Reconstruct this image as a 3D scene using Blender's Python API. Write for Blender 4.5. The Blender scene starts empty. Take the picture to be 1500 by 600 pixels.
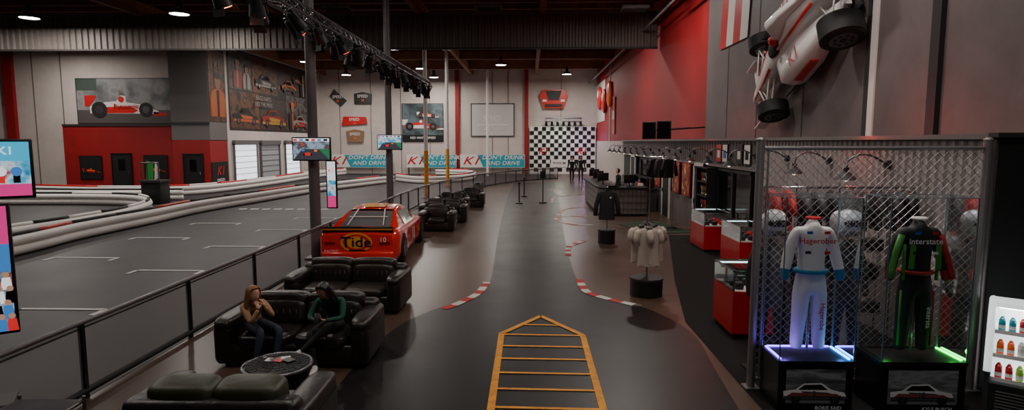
import bpy, bmesh, math, random
from mathutils import Matrix, Vector
random.seed(7)
S=bpy.context.scene
T=Matrix.Translation
def R(a,ax): return Matrix.Rotation(math.radians(a),4,ax)
def lin(c): return tuple(((x/255)/12.92 if x/255<=.04045 else ((x/255+.055)/1.055)**2.4) for x in c)+(1,)
# ------------------------------------------------------------ materials
MC={}
def mat(name,col=(128,128,128),rough=.5,metal=0,var=0,scale=4,bump=0,bscale=30,emis=0,coat=0,ecol=None,spec=None):
    if name in MC: return MC[name]
    m=bpy.data.materials.new(name); m.use_nodes=True; nt=m.node_tree; N=nt.nodes; L=nt.links
    p=N['Principled BSDF']; c=lin(col)
    p.inputs['Base Color'].default_value=c; p.inputs['Roughness'].default_value=rough; p.inputs['Metallic'].default_value=metal
    p.inputs['Coat Weight'].default_value=coat
    if spec is not None: p.inputs['Specular IOR Level'].default_value=spec
    if emis:
        p.inputs['Emission Color'].default_value=lin(ecol) if ecol else c; p.inputs['Emission Strength'].default_value=emis
    if var or bump: tc=N.new('ShaderNodeTexCoord')
    if var:
        n=N.new('ShaderNodeTexNoise'); n.inputs['Scale'].default_value=scale; n.inputs['Detail'].default_value=6; n.inputs['Roughness'].default_value=.65
        r=N.new('ShaderNodeValToRGB'); e=r.color_ramp.elements
        e[0].position=.3; e[1].position=.72
        e[0].color=tuple(x*(1-var) for x in c[:3])+(1,); e[1].color=tuple(min(1,x*(1+var)) for x in c[:3])+(1,)
        L.new(tc.outputs['Object'],n.inputs['Vector']); L.new(n.outputs['Fac'],r.inputs[0]); L.new(r.outputs[0],p.inputs['Base Color'])
        mr=N.new('ShaderNodeMapRange'); mr.inputs['To Min'].default_value=max(0,rough-.06); mr.inputs['To Max'].default_value=min(1,rough+.1)
        L.new(n.outputs['Fac'],mr.inputs['Value']); L.new(mr.outputs[0],p.inputs['Roughness'])
    if bump:
        n2=N.new('ShaderNodeTexNoise'); n2.inputs['Scale'].default_value=bscale; n2.inputs['Detail'].default_value=4
        b=N.new('ShaderNodeBump'); b.inputs['Strength'].default_value=bump; b.inputs['Distance'].default_value=.02
        L.new(tc.outputs['Object'],n2.inputs['Vector']); L.new(n2.outputs['Fac'],b.inputs['Height']); L.new(b.outputs[0],p.inputs['Normal'])
    MC[name]=m; return m
def glassmat(name,col=(230,240,245),fac=.1,trans=(1,1,1,1)):
    m=bpy.data.materials.new(name); m.use_nodes=True; nt=m.node_tree; N=nt.nodes; L=nt.links
    N.remove(N['Principled BSDF']); o=N['Material Output']
    t=N.new('ShaderNodeBsdfTransparent'); t.inputs[0].default_value=trans
    g=N.new('ShaderNodeBsdfGlossy'); g.inputs['Roughness'].default_value=.05; g.inputs[0].default_value=lin(col)
    fr=N.new('ShaderNodeFresnel'); fr.inputs[0].default_value=1.35
    a=N.new('ShaderNodeMath'); a.operation='MULTIPLY_ADD'; a.inputs[1].default_value=.8; a.inputs[2].default_value=fac*.3
    x=N.new('ShaderNodeMixShader'); L.new(fr.outputs[0],a.inputs[0]); L.new(a.outputs[0],x.inputs[0]); L.new(t.outputs[0],x.inputs[1]); L.new(g.outputs[0],x.inputs[2]); L.new(x.outputs[0],o.inputs[0])
    MC[name]=m; return m
def screenmesh(name,col,op):
    m=bpy.data.materials.new(name); m.use_nodes=True; nt=m.node_tree; N=nt.nodes; L=nt.links
    p=N['Principled BSDF']; p.inputs['Base Color'].default_value=lin(col); p.inputs['Roughness'].default_value=.3; p.inputs['Alpha'].default_value=op
    return m
def picmat(name,cols,scale=3,emis=0,rough=.5,kind='noise',stretch=(1,1,1)):
    m=bpy.data.materials.new(name); m.use_nodes=True; nt=m.node_tree; N=nt.nodes; L=nt.links
    p=N['Principled BSDF']; p.inputs['Roughness'].default_value=rough
    tc=N.new('ShaderNodeTexCoord'); mp=N.new('ShaderNodeMapping'); mp.inputs['Scale'].default_value=stretch
    L.new(tc.outputs['Object'],mp.inputs[0])
    n=N.new('ShaderNodeTexNoise'); n.inputs['Scale'].default_value=scale; n.inputs['Detail'].default_value=5; out=n.outputs['Fac']
    L.new(mp.outputs[0],n.inputs['Vector'])
    r=N.new('ShaderNodeValToRGB'); e=r.color_ramp.elements; a,b=(.3,.7)
    e[0].position=a; e[1].position=b; e[0].color=lin(cols[0]); e[1].color=lin(cols[-1])
    for i,c in enumerate(cols[1:-1]):
        q=e.new(a+(b-a)*(i+1)/(len(cols)-1)); q.color=lin(c)
    L.new(out,r.inputs[0]); L.new(r.outputs[0],p.inputs['Base Color'])
    if emis: L.new(r.outputs[0],p.inputs['Emission Color']); p.inputs['Emission Strength'].default_value=emis
    return m
# ------------------------------------------------------------ mesh builder
class B:
    def __init__(s,name,M=None): s.n=name; s.bm=bmesh.new(); s.ms=[]; s.M=M or Matrix(); s.k=[]
    def mi(s,m):
        if m not in s.ms: s.ms.append(m)
        return s.ms.index(m)
    def faces(s,vs,fs,m,smooth=False):
        i=s.mi(m); V=[s.bm.verts.new(v) for v in vs]
        for f in fs:
            try: q=s.bm.faces.new([V[j] for j in f]); q.material_index=i; q.smooth=smooth
            except ValueError: pass
        return V
    def box(s,c,d,m,rot=None,bev=0,seg=2):
        t=bmesh.new(); bmesh.ops.create_cube(t,size=1)
        for v in t.verts: v.co=Vector((v.co.x*d[0],v.co.y*d[1],v.co.z*d[2]))
        if bev: bmesh.ops.bevel(t,geom=t.edges[:],offset=bev,segments=seg,affect='EDGES',profile=.5)
        X=T(c)@(rot or Matrix()); s._add(t,X,m,bool(bev))
    def _add(s,t,X,m,smooth):
        t.verts.ensure_lookup_table()
        for i,v in enumerate(t.verts): v.index=i
        s.faces([X@v.co for v in t.verts],[[v.index for v in f.verts] for f in t.faces],m,smooth); t.free()
    def bx(s,x0,x1,y0,y1,z0,z1,m,bev=0): s.box(((x0+x1)/2,(y0+y1)/2,(z0+z1)/2),(x1-x0,y1-y0,z1-z0),m,bev=bev)
    def cyl(s,a,b,r,m,r2=None,seg=14,cap=True):
        a=Vector(a); b=Vector(b); r2=r if r2 is None else r2
        q=(b-a).to_track_quat('Z','Y').to_matrix()
        vs=[];
        for p,rr in ((a,r),(b,r2)):
            for i in range(seg):
                t=2*math.pi*i/seg; vs.append(p+q@Vector((rr*math.cos(t),rr*math.sin(t),0)))
        fs=[[i,(i+1)%seg,seg+(i+1)%seg,seg+i] for i in range(seg)]
        s.faces(vs,fs,m,True)
        if cap:
            s.faces(vs[:seg],[list(range(seg))[::-1]],m); s.faces(vs[seg:],[list(range(seg))],m)
    def tube(s,pts,r,m,seg=8,closed=False,taper=None):
        P=[Vector(p) for p in pts]; n=len(P); vs=[]
        for i,p in enumerate(P):
            if closed: d=P[(i+1)%n]-P[i-1]
            else: d=P[min(i+1,n-1)]-P[max(i-1,0)]
            if d.length<1e-9: d=Vector((0,0,1))
            q=d.to_track_quat('Z','Y').to_matrix(); rr=r if taper is None else r*taper[i]
            for j in range(seg):
                t=2*math.pi*j/seg; vs.append(p+q@Vector((rr*math.cos(t),rr*math.sin(t),0)))
        fs=[]
        for i in range(n if closed else n-1):
            a=i*seg; b=((i+1)%n)*seg
            for j in range(seg): fs.append([a+j,a+(j+1)%seg,b+(j+1)%seg,b+j])
        if not closed: fs+= [list(range(seg))[::-1],[ (n-1)*seg+j for j in range(seg)]]
        s.faces(vs,fs,m,True)
    def ell(s,c,d,m,rot=None,e=1,seg=16,rings=10,fn=None):
        def sp(x): return math.copysign(abs(x)**e,x)
        X=T(c)@(rot or Matrix()); vs=[];fs=[]
        for i in range(rings+1):
            ph=-math.pi/2+math.pi*i/rings
            for j in range(seg):
                th=2*math.pi*j/seg
                v=Vector((sp(math.cos(ph))*sp(math.cos(th)),sp(math.cos(ph))*sp(math.sin(th)),sp(math.sin(ph))))
                if fn: v=fn(v)
                vs.append(X@Vector((v.x*d[0],v.y*d[1],v.z*d[2])))
        for i in range(rings):
            for j in range(seg): fs.append([i*seg+j,i*seg+(j+1)%seg,(i+1)*seg+(j+1)%seg,(i+1)*seg+j])
        s.faces(vs,fs,m,True)
    def poly(s,pts,m): s.faces(pts,[list(range(len(pts)))],m)
    def flat(s,pts,z,m): s.poly([(p[0],p[1],z) for p in pts],m)
    def rect(s,x0,y0,x1,y1,z,m): s.flat([(x0,y0),(x1,y0),(x1,y1),(x0,y1)],z,m)
    def disc(s,x,y,r,z,m,ry=None,seg=20): s.flat([(x+r*math.cos(2*math.pi*i/seg),y+(ry or r)*math.sin(2*math.pi*i/seg)) for i in range(seg)],z,m)
    def loft(s,rings,m,cap=True,smooth=True,closed=True):
        n=len(rings[0]); vs=[p for r in rings for p in r]; fs=[]
        for i in range(len(rings)-1):
            for j in range(n if closed else n-1): fs.append([i*n+j,i*n+(j+1)%n,(i+1)*n+(j+1)%n,(i+1)*n+j])
        s.faces(vs,fs,m,smooth)
        if cap: s.poly(rings[0][::-1],m); s.poly(rings[-1],m)
    def prism(s,pts,z0,z1,m):
        n=len(pts); vs=[(p[0],p[1],z0) for p in pts]+[(p[0],p[1],z1) for p in pts]
        s.faces(vs,[list(range(n))[::-1],list(range(n,2*n))]+[[i,(i+1)%n,n+(i+1)%n,n+i] for i in range(n)],m)
    def corr(s,w,h,pitch,dep,m,x0=0,y0=0,z=0):
        n=int(w/pitch); vs=[];fs=[]
        pr=[(0,0),(.35,0),(.5,1),(.85,1)]
        xs=[]
        for i in range(n):
            for a,b in pr: xs.append((x0+(i+a)*pitch,z+b*dep))
        for x,zz in xs: vs+=[(x,y0,zz),(x,y0+h,zz)]
        for i in range(len(xs)-1): fs.append([2*i,2*i+2,2*i+3,2*i+1])
        s.faces(vs,fs,m)
    def text(s,t,x,y,size,z,m,align='CENTER',ext=0,sx=1,rot=0,X=None,shear=0):
        cu=bpy.data.curves.new('t','FONT'); cu.body=t; cu.size=size; cu.align_x=align; cu.align_y='CENTER'; cu.extrude=ext; cu.resolution_u=2; cu.offset=size*.012; cu.shear=shear
        o=bpy.data.objects.new('t',cu); S.collection.objects.link(o)
        bpy.context.view_layer.update(); dg=bpy.context.evaluated_depsgraph_get()
        me=o.evaluated_get(dg).to_mesh(); M=(X or Matrix())@T((x,y,z))@R(rot,'Z')@Matrix.Diagonal((sx,1,1,1))
        s.faces([M@v.co for v in me.vertices],[list(p.vertices) for p in me.polygons],m)
        o.evaluated_get(dg).to_mesh_clear(); bpy.data.objects.remove(o); bpy.data.curves.remove(cu)
    def add_mesh(s,me,fmat):
        vs=[v.co.copy() for v in me.vertices]
        V=[s.bm.verts.new(v) for v in vs]
        for p in me.polygons:
            try: q=s.bm.faces.new([V[j] for j in p.vertices]); q.smooth=True; q.material_index=s.mi(fmat(p.center))
            except ValueError: pass
    def done(s):
        me=bpy.data.meshes.new(s.n)
        s.bm.normal_update()
        s.bm.to_mesh(me); s.bm.free()
        for m in s.ms: me.materials.append(m)
        o=bpy.data.objects.new(s.n,me); S.collection.objects.link(o); o.matrix_world=s.M
        return o
def FR(x,y,z): return Matrix(((1,0,0,x),(0,0,-1,y),(0,1,0,z),(0,0,0,1)))     # faces -Y
def FX(x,y,z): return Matrix(((0,0,-1,x),(-1,0,0,y),(0,1,0,z),(0,0,0,1)))    # faces -X
def FL(x,y,z): return Matrix(((0,0,1,x),(1,0,0,y),(0,1,0,z),(0,0,0,1)))      # faces +X
def spline(P,n=8,closed=False):
    P=[Vector(p if len(p)==3 else (p[0],p[1],0)) for p in P]; out=[]; N=len(P)
    for i in range(N if closed else N-1):
        g=(lambda k:P[k%N]) if closed else (lambda k:P[max(0,min(N-1,k))])
        a,b,c,d=g(i-1),g(i),g(i+1),g(i+2)
        for j in range(n):
            t=j/n; out.append(.5*((2*b)+(c-a)*t+(2*a-5*b+4*c-d)*t*t+(3*b-a-3*c+d)*t**3))
    if not closed: out.append(P[-1])
    return out
def light(name,kind,loc,e,col=(1,1,1),size=.3,rot=None,parent=None,spot=None):
    l=bpy.data.lights.new(name,kind); l.energy=e; l.color=col
    if kind=='AREA': l.shape='DISK'; l.size=size
    else: l.shadow_soft_size=size
    if spot: l.spot_size=math.radians(spot); l.spot_blend=.6
    o=bpy.data.objects.new(name,l); S.collection.objects.link(o)
    M=T(loc)@(rot or Matrix())
    if parent: o.parent=parent; o.matrix_world=M; o.matrix_parent_inverse=parent.matrix_world.inverted(); 
    else: o.matrix_world=M
    return o
def aim(p,q): return (Vector(p)-Vector(q)).to_track_quat('Z','Y').to_matrix().to_4x4()
# ------------------------------------------------------------ palette
black=mat('black_plastic',(15,15,17),.45); blk2=mat('black_matte',(10,10,11),.8); chrome=mat('chrome',(200,200,205),.15,1)
leather=mat('dark_leather',(32,26,25),.36,var=.3,scale=6,bump=.3,bscale=14)
olive=mat('olive_leather',(52,54,36),.45,var=.2,bump=.2,bscale=12)
white=mat('white_paint',(218,214,210),.5); red=mat('red_paint',(190,16,22),.45); dkred=mat('dark_red_paint',(142,10,16),.6,var=.12,scale=2)
orange=mat('orange_paint',(255,105,16),.4); yellow=mat('yellow_paint',(215,140,24),.6,var=.3,scale=8); teal=mat('teal_print',(20,150,172),.5)
grey=mat('grey_paint',(98,93,93),.6); dgrey=mat('dark_grey_paint',(46,44,46),.6); steel=mat('steel',(115,114,118),.35,.9)
glass=glassmat('clear_glass'); darkglass=mat('dark_window_glass',(10,11,13),.08)
whitem=mat('track_mark_white',(190,188,185),.6,var=.25,scale=10); redm=mat('track_mark_red',(170,32,24),.6,var=.2,scale=10)
lamp_e=mat('lamp_glow',(255,250,240),.5,emis=25); rubber=mat('rubber',(17,17,18),.7)
green=mat('green_print',(50,150,60),.5); blue=mat('blue_print',(35,75,170),.5)
# ------------------------------------------------------------ room
def poly_obj(name,pts,z,m):
    b=B(name); b.flat(pts,z,m); return b.done()
fl=mat('polished_concrete',(82,64,54),.3,var=.3,scale=.5,bump=.03,bscale=3,spec=.5)
asph=mat('walkway_asphalt',(29,26,26),.36,var=.28,scale=1.2,bump=.06,bscale=60,spec=.38)
trk=mat('track_asphalt',(35,32,36),.5,var=.3,scale=.6,bump=.06,bscale=60,spec=.35)
carp=mat('dark_carpet',(24,21,21),.85,var=.25,scale=3,bump=.2,bscale=80,spec=.2)
b=B('floor'); b.bx(-40,12,-6,54.2,-.2,0,fl); b.done()
fence_path=[(-4.95,1.5),(-4.95,23),(-4.7,28),(-3.8,34),(-2.2,39.5),(-.2,43.5),(2.2,46)]
poly_obj('race_track_surface',[(-39.9,-5),(-4.95,-5),(-4.95,23),(-4.7,28),(-3.8,34),(-2.2,39.5),(-.2,43.5),(2.2,46),(2.2,53.9),(-18.6,53.9),(-18.6,36.9),(-39.9,36.9)],.004,trk)
wl=[(-2.3,-3),(-2.25,6.2)]+[tuple(v[:2]) for v in spline([(-2.2,8.0),(-2.0,9.1),(-1.6,10),(-1.0,10.8),(-.82,11.9),(-.8,13.2),(-.95,18.8),(-1.1,30.4),(-1,42)],6)]
wr=[(2.2,-3),(2.25,6.2)]+[tuple(v[:2]) for v in spline([(2.35,7.4),(2.45,8.8),(2.15,9.9),(1.7,10.6),(1.15,11.4),(1,12.6),(1,14.4),(1.1,18.9),(1.4,27.2),(1.8,43)],6)]
poly_obj('walkway_surface',wl+wr[::-1],.006,asph)
poly_obj('carpet',[(2.5,-3),(2.5,9.4),(3.0,12.2),(4.3,18.4),(5.28,18.4),(5.28,-3)],.009,carp)
poly_obj('rug',[(3.1,20.7),(3.9,18.6),(5.2,18.9),(4.5,22.2)],.012,mat('green_rug',(30,52,30),.9,var=.3))
def stripe(b,pts,w,ms,z,seg=.28):
    P=spline(pts,24); D=[0]
    for i in range(1,len(P)): D.append(D[-1]+(P[i]-P[i-1]).length)
    for i in range(len(P)-1):
        d=(P[i+1]-P[i]).normalized(); n=Vector((-d.y,d.x,0))*w/2
        d0=(P[i]-P[max(i-1,0)]); d0=d0.normalized() if d0.length>0 else d
        n0=Vector((-d0.y,d0.x,0))*w/2
        b.poly([(q.x,q.y,z) for q in (P[i]-n0,P[i]+n0,P[i+1]+n,P[i+1]-n)][::-1],ms[int(D[i]/seg)%len(ms)])
b=B('kerb_marking')
for p in ([(-1.45,10.0),(-1.2,10.45),(-.95,11.1),(-.85,12)],[(1.05,12.3),(1.1,11.3),(1.4,10.8),(1.85,10.35)],[(1,14.9),(1.1,16.2),(1.6,17.2)]):
    stripe(b,p,.15,[redm,whitem],.013)
fadm=mat('faded_orange_mark',(190,120,90),.6)
for p in ([(2.2,20.5),(1.4,20.8),(1,21.9),(1.25,22.9),(2.2,22.9)],[(1.1,23.2),(1.6,25.5),(2.7,26.6)],[(1.1,28.4),(1.4,31),(2.9,32.7)],[(1.5,33),(1.6,36),(2.5,38)]):
    stripe(b,p,.13,[whitem,fadm],.013,.5)
b.done()
b=B('yellow_ladder_marking')
def seg2(b,a,c,w,m,z=.014):
    a=Vector(a+(0,)); c=Vector(c+(0,)); d=(c-a).normalized(); n=Vector((-d.y,d.x,0))*w/2
    b.poly([(q.x,q.y,z) for q in (a-n,c-n,c+n,a+n)],m)
for a,c in (((.2,9.62),(-.4,8.7)),((.2,9.62),(.8,8.65)),((-.4,8.72),(-.4,3)),((.8,8.67),(.8,3))): seg2(b,a,c,.085,yellow)
for i,y in enumerate([9.15,8.66]+[8.16-.49*k for k in range(11)]):
    h=.26 if i==0 else .6
    seg2(b,(.2-h,y),(.2+h,y-.03),.05,yellow,.0145)
b.done()
b=B('grid_box_marking')
for x0,x1,ys in ((-8.7,-7.2,(6.7,9.8,12.9,16,19.1,22.2)),(-11.7,-10.1,(8.2,11.3,14.3,17.4,20.6))):
    for y in ys:
        seg2(b,(x0,y),(x1,y),.1,whitem); seg2(b,(x0,y),(x0,y-.35),.1,whitem); seg2(b,(x1,y),(x1,y-.35),.1,whitem)
for i in range(8): seg2(b,(-12.3+i*.5,25),(-12.0+i*.5,25.1),.35,whitem)
b.done()
# walls
wallw=mat('white_wall',(192,182,176),.7,var=.08,scale=1.5); 
wgrey=mat('grey_wall',(102,92,92),.6,var=.2,scale=1.2); wred=mat('red_wall',(150,12,20),.6,var=.15,scale=1)
ceilm=mat('ceiling_wood',(112,76,54),.8,var=.4,scale=1.5); beamw=mat('timber_beam',(132,88,60),.7,var=.3,scale=2); beamg=mat('grey_beam',(84,78,76),.6,var=.1)
b=B('ceiling'); b.bx(-40,12,-6,54.2,9.6,9.8,ceilm); b.done()
b=B('wall_far'); b.bx(-18.9,6.4,54,54.3,0,9.6,wallw)
seam=mat('wall_seam',(110,98,94),.8)
for x in [-17,-14.2,-11.5,-8.9,-3.3,-1.9,2.8]: b.bx(x,x+.05,53.97,54,0,9.6,seam)
b.done()
b=B('wall_left'); b.bx(-18.9,-18.7,37.2,54,0,9.6,wallw); b.done()
b=B('wall_front_left'); b.bx(-40,-18.7,37,37.3,0,9.6,wallw)
for x in [-36,-34.4,-30.8,-29]: b.bx(x,x+.06,36.97,37,0,9.6,seam)
b.done()
b=B('wall_side_left'); b.bx(-40.2,-40,-6,37.2,0,9.6,wallw); b.done()
b=B('wall_rear'); b.bx(-40,12,-6.2,-6,0,9.6,wgrey); b.done()
b=B('wall_right')
b.bx(6,6.3,-6,20.8,2.9,9.6,wgrey); b.bx(6,6.3,20.8,54,2.9,9.6,wred); b.bx(6,6.3,34.5,54,0,2.9,wallw)
b.bx(5.97,6,10.75,10.92,2.9,9.6,white); b.bx(5.96,6,10.92,11.05,2.9,9.6,dgrey); b.bx(5.95,6,45,45.3,2.9,9.6,wallw); b.bx(5.95,6,48,54,4.5,7.8,wallw)
b.bx(5.92,6,9.05,9.25,2.9,9.6,dgrey)
for y in (13.5,16.2,18.6): b.bx(5.99,6,y,y+.03,2.9,9.6,dgrey)
b.done()
for x,y,w in ((-32.2,36.9,.6),(-6.4,53.9,.35),(-.25,53.9,.35)):
    b=B('red_pilaster'); b.bx(x-w/2,x+w/2,y-.15,y+.09,0,9.5,dkred); b.done()
# ceiling structure
b=B('ceiling_joist')
for i in range(40): b.bx(-40,5.99,-2+i*1.4,-1.88+i*1.4,9.3,9.6,beamw)
b.done()
for x in (-27,-18.2,-11.6,-5.1,.6):
    b=B('ceiling_girder'); b.bx(x-.12,x+.12,-6,53.9,8.7,9.3,beamw); b.done()
for y in (15,20,36.5,44,50):
    b=B('ceiling_crossbeam'); b.bx(-39.9 if y<37 else -18.6,5.98,y-.12,y+.12,8.75,9.3,beamg if y<21 else beamw); b.done()
cor=mat('corrugated_steel',(108,100,96),.5,.3,var=.1)
b=B('draft_curtain',FR(-40,28.5,7.2)); b.corr(45.9,1.5,.3,.06,cor); b.rect(0,0,45.9,1.5,-.02,cor); b.bx(0,45.9,-.08,0,-.08,.12,dgrey); b.bx(0,45.9,1.5,1.6,-.08,.12,grey); b.done()
b=B('ceiling_pipe'); b.tube([(5.6,12,8.3),(5.6,53,8.3)],.09,steel); b.tube([(5.2,12,7.9),(5.2,53,7.9)],.05,grey); b.done()
colm=mat('column_paint',(98,92,94),.4)
for i,y in enumerate((14.4,22.3,30.3,38.3)):
    b=B('steel_column'); x=-5.2; r=.12 if i<2 else .1
    b.cyl((x,y,.006),(x,y,8.7),r,colm if i<2 else white,seg=18); b.box((x,y,.03),(.45,.45,.04),steel)
    b.cyl((x,y,.04),(x,y,2.4),r+.01,yellow if i>1 else colm,seg=18); b.box((x,y,8.62),(.5,.5,.12),steel); b.done()
b=B('thin_column'); b.cyl((-3.45,50,0),(-3.45,50,8.7),.1,white); b.done()
b=B('red_pit_building'); b.bx(-28.5,-20.96,36.2,36.96,0,3.9,dkred); b.bx(-20.95,-18.72,34.9,36.96,0,2.95,dkred)
b.bx(-28.5,-20.96,36.15,36.2,3.8,3.92,dgrey); b.done()
b=B('wall_block_upper'); b.bx(-20.95,-18.68,34.9,36.96,2.96,8.25,grey); b.bx(-20.95,-18.66,34.86,34.9,3.85,4.0,dgrey); b.bx(-20.95,-18.66,34.84,34.9,8.1,8.25,dgrey); b.done()
for nm,x0,x1,y in (('door_1',-25.5,-24.35,36.2),('door_2',-20.3,-19.2,34.9)):
    b=B(nm,FR(x0,y-.02,0)); w=x1-x0; b.bx(0,w,0,2.1,-.01,.03,blk2); b.bx(-.06,0,0,2.16,-.01,.06,black); b.bx(w,w+.06,0,2.16,-.01,.06,black); b.bx(-.06,w+.06,2.1,2.16,-.01,.06,black); b.box((w-.12,1.0,.06),(.04,.16,.05),chrome); b.bx(.35,w-.35,1.1,1.8,.03,.035,darkglass); b.done()
# picture helpers
def f1pic(b,cx,cy,s,z,body,acc):
    f=lambda P:[(cx+p[0]*s,cy+p[1]*s) for p in P]
    b.flat(f([(-1,.1),(-1,.3),(-.55,.42),(-.2,.45),(-.05,.62),(.08,.6),(.1,.42),(.5,.36),(1.05,.16),(1.05,.08)]),z,body)
    b.flat(f([(-.6,.1),(-.5,.28),(.2,.3),(.45,.18),(.3,.1)]),z+.004,acc)
    b.flat(f([(-1.15,.3),(-1.15,.62),(-.8,.62),(-.85,.5),(-1.02,.3)]),z,acc); b.flat(f([(.9,.02),(1.3,.02),(1.3,.1),(.9,.14)]),z,acc)
    b.disc(cx-.05*s,cy+.5*s,.09*s,z+.006,acc)
    for x,r in ((-.72,.24),(.68,.21)): b.disc(cx+x*s,cy+.2*s,r*s,z+.008,rubber); b.disc(cx+x*s,cy+.2*s,r*.5*s,z+.012,steel)
def stockpic(b,cx,cy,s,z,body,acc,num=None):
    f=lambda P:[(cx+p[0]*s,cy+p[1]*s) for p in P]
    b.flat(f([(-1.1,.1),(-1.12,.38),(-.7,.44),(-.42,.66),(.2,.68),(.55,.44),(1.0,.34),(1.12,.1)]),z,body)
    b.flat(f([(-.6,.44),(-.4,.61),(.18,.63),(.42,.44)]),z+.002,darkglass)
    b.flat(f([(-1.1,.1),(-1.1,.2),(1.1,.2),(1.12,.1)]),z+.002,acc)
    b.flat(f([(-.3,.22),(.9,.22),(.4,.34),(-.5,.38)]),z+.002,acc)
    for x in (-.68,.68): b.disc(cx+x*s,cy+.13*s,.17*s,z+.004,rubber); b.disc(cx+x*s,cy+.13*s,.09*s,z+.006,steel)
    if num: b.text(num,cx-.05*s,cy+.3*s,.26*s,z+.008,acc)
def driverpic(b,cx,cy,s,z,body,acc,sk):
    f=lambda P:[(cx+p[0]*s,cy+p[1]*s) for p in P]
    b.flat(f([(-.5,0),(-.55,.6),(-.42,.92),(-.2,1.02),(.2,1.02),(.42,.92),(.55,.6),(.5,0)]),z,body); b.flat(f([(-.08,0),(-.1,.98),(.1,.98),(.08,0)]),z+.003,acc)
    b.disc(cx,cy+1.3*s,.22*s,z+.005,sk,.3*s); b.disc(cx,cy+1.5*s,.25*s,z+.008,acc,.12*s); b.rect(cx-.1*s,cy+1.4*s,cx+.36*s,cy+1.44*s,z+.009,acc)
def framed(name,M,w,h,bg,frame=black,fw=.05):
    b=B(name,M); b.bx(-fw,w+fw,-fw,h+fw,.0,.03,frame); b.rect(0,0,w,h,.035,bg); return b
pm=[picmat('mural_print_a',[(12,10,10),(50,30,22),(96,58,34),(24,18,16),(120,92,66)],1.3,rough=.6),
    picmat('mural_print_b',[(16,15,16),(46,44,44),(84,80,76),(22,21,22),(100,46,28)],1.1,rough=.6),
    picmat('mural_print_c',[(16,12,10),(70,32,18),(50,46,42),(20,17,17),(130,82,38)],1.5,rough=.6)]
mr=mat('mural_red',(125,22,16),.6); mo=mat('mural_orange',(160,76,22),.6); mg=mat('mural_grey',(118,110,104),.6); mk=mat('mural_dark',(18,16,17),.6); msk=mat('mural_skin',(125,84,62),.6); my=mat('mural_yellow',(160,124,40),.6); mbk=mat('mural_back',(18,16,16),.6)
b=B('wall_mural',FL(-18.68,37.3,0))
b.rect(0,3.6,13.6,8.7,.02,mbk)
for i,(x0,x1,y0,y1) in enumerate(((.1,4.2,3.7,6.1),(.1,3.2,6.2,8.6),(4.3,8.8,3.7,5.9),(3.3,7.4,6.2,8.6),(8.9,13.5,3.7,6.4),(7.5,13.5,6.5,8.6))): b.rect(x0,y0,x1,y1,.03,pm[i%3])
z=.04
for (f,x,y,s,c1,c2) in ((stockpic,2.2,4.0,1.6,mk,mo),(driverpic,1.2,6.3,1.1,mr,mg,),(driverpic,2.4,6.3,1.0,mg,mk),(stockpic,6.5,3.9,1.8,mr,my),(stockpic,5.3,6.5,1.5,mk,mg),(driverpic,9.9,3.8,1.3,mk,mo),(stockpic,11.6,3.9,1.5,mg,mr),(stockpic,9.4,6.6,1.3,mo,mk),(driverpic,12.2,6.5,1.1,mk,mg),(f1pic,11,7.4,.8,mg,mr)):
    if f is driverpic: f(b,x,y,s,z,c1,c2,msk)
    else: f(b,x,y,s,z,c1,c2)
    z+=.012
b.text("RACE KARTS\nLIKE THE PROS",4.6,5.6,.42,.2,mg); b.done()
b=B('wall_mural',FL(-18.65,34.95,4.05)); b.rect(0,0,1.95,4.0,.01,pm[0]); driverpic(b,1,.3,1.6,.02,mo,mk,msk); b.text('K1',1,3.3,.6,.05,mg); b.done()
b=framed('race_car_poster',FR(-28,36.94,4.0),5.9,2.7,picmat('poster_smoke',[(62,64,68),(104,106,110),(140,140,140),(84,64,54)],.8,rough=.5))
b.rect(0,0,5.9,.8,.04,mat('poster_ground',(74,72,72),.6)); f1pic(b,2.9,.4,2.1,.05,white,red); b.text('Panasonic',3.1,1.02,.4,.09,red); b.rect(0,2.0,1.3,2.7,.04,mat('poster_sky',(56,74,62),.6)); b.done()
for M,w,h in ((FR(-27.5,36.16,.6),1.3,1.35),(FR(-23.5,36.16,.65),1.4,1.35),(FL(-18.7,34.98,.1),1.8,1.5)):
    b=framed('small_poster',M,w,h,blk2)
    if w<1.6: f1pic(b,w/2,.35,w*.36,.05,orange,red)
    else: b.text('K1',w/2,1.0,.75,.05,red,shear=.3); b.text('SPEED',w/2,.4,.35,.05,white)
    b.done()
dayl=mat('daylight_panel',(225,235,245),.4,emis=1.6)
for i,(y0,y1) in enumerate(((37.6,40.7),(41.4,44.4),(45.6,48.4))):
    b=B('window_%d'%(i+1),FL(-18.66,y0,0)); w=y1-y0; b.bx(-.1,0,0,2.75,0,.12,grey); b.bx(w,w+.1,0,2.75,0,.12,grey); b.bx(-.1,w+.1,2.65,2.95,0,.2,grey)
    b.rect(0,0,w,2.65,.03,dayl if i!=1 else mat('rollup_door',(150,152,156),.5,emis=.1))
    for k in range(1,7): b.bx(0,w,k*.38,k*.38+.03,.03,.06,steel)
    b.done()
b=framed('projector_screen',FR(-5.1,53.93,3.4),3.7,2.75,mat('projection',(165,162,160),.6,emis=.2),mat('screen_frame',(60,58,58),.6),.1)
b.text('SPEED',1.85,1.5,.6,.06,white); b.rect(.5,.9,3.2,1.0,.06,white); b.text('WELCOME RACERS',1.85,.55,.22,.06,white); b.done()
b=framed('race_poster',FR(-11.3,53.93,2.9),3.6,3.3,picmat('poster_dark',[(20,22,24),(50,60,64),(90,110,116),(30,30,32)],.6))
f1pic(b,1.7,1.0,1.5,.05,red,white); f1pic(b,2.2,2.1,.8,.07,orange,white); b.rect(0,0,3.6,.55,.045,blk2); b.text('RED WHITE SPEED',1.8,.3,.28,.05,white); b.done()
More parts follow.
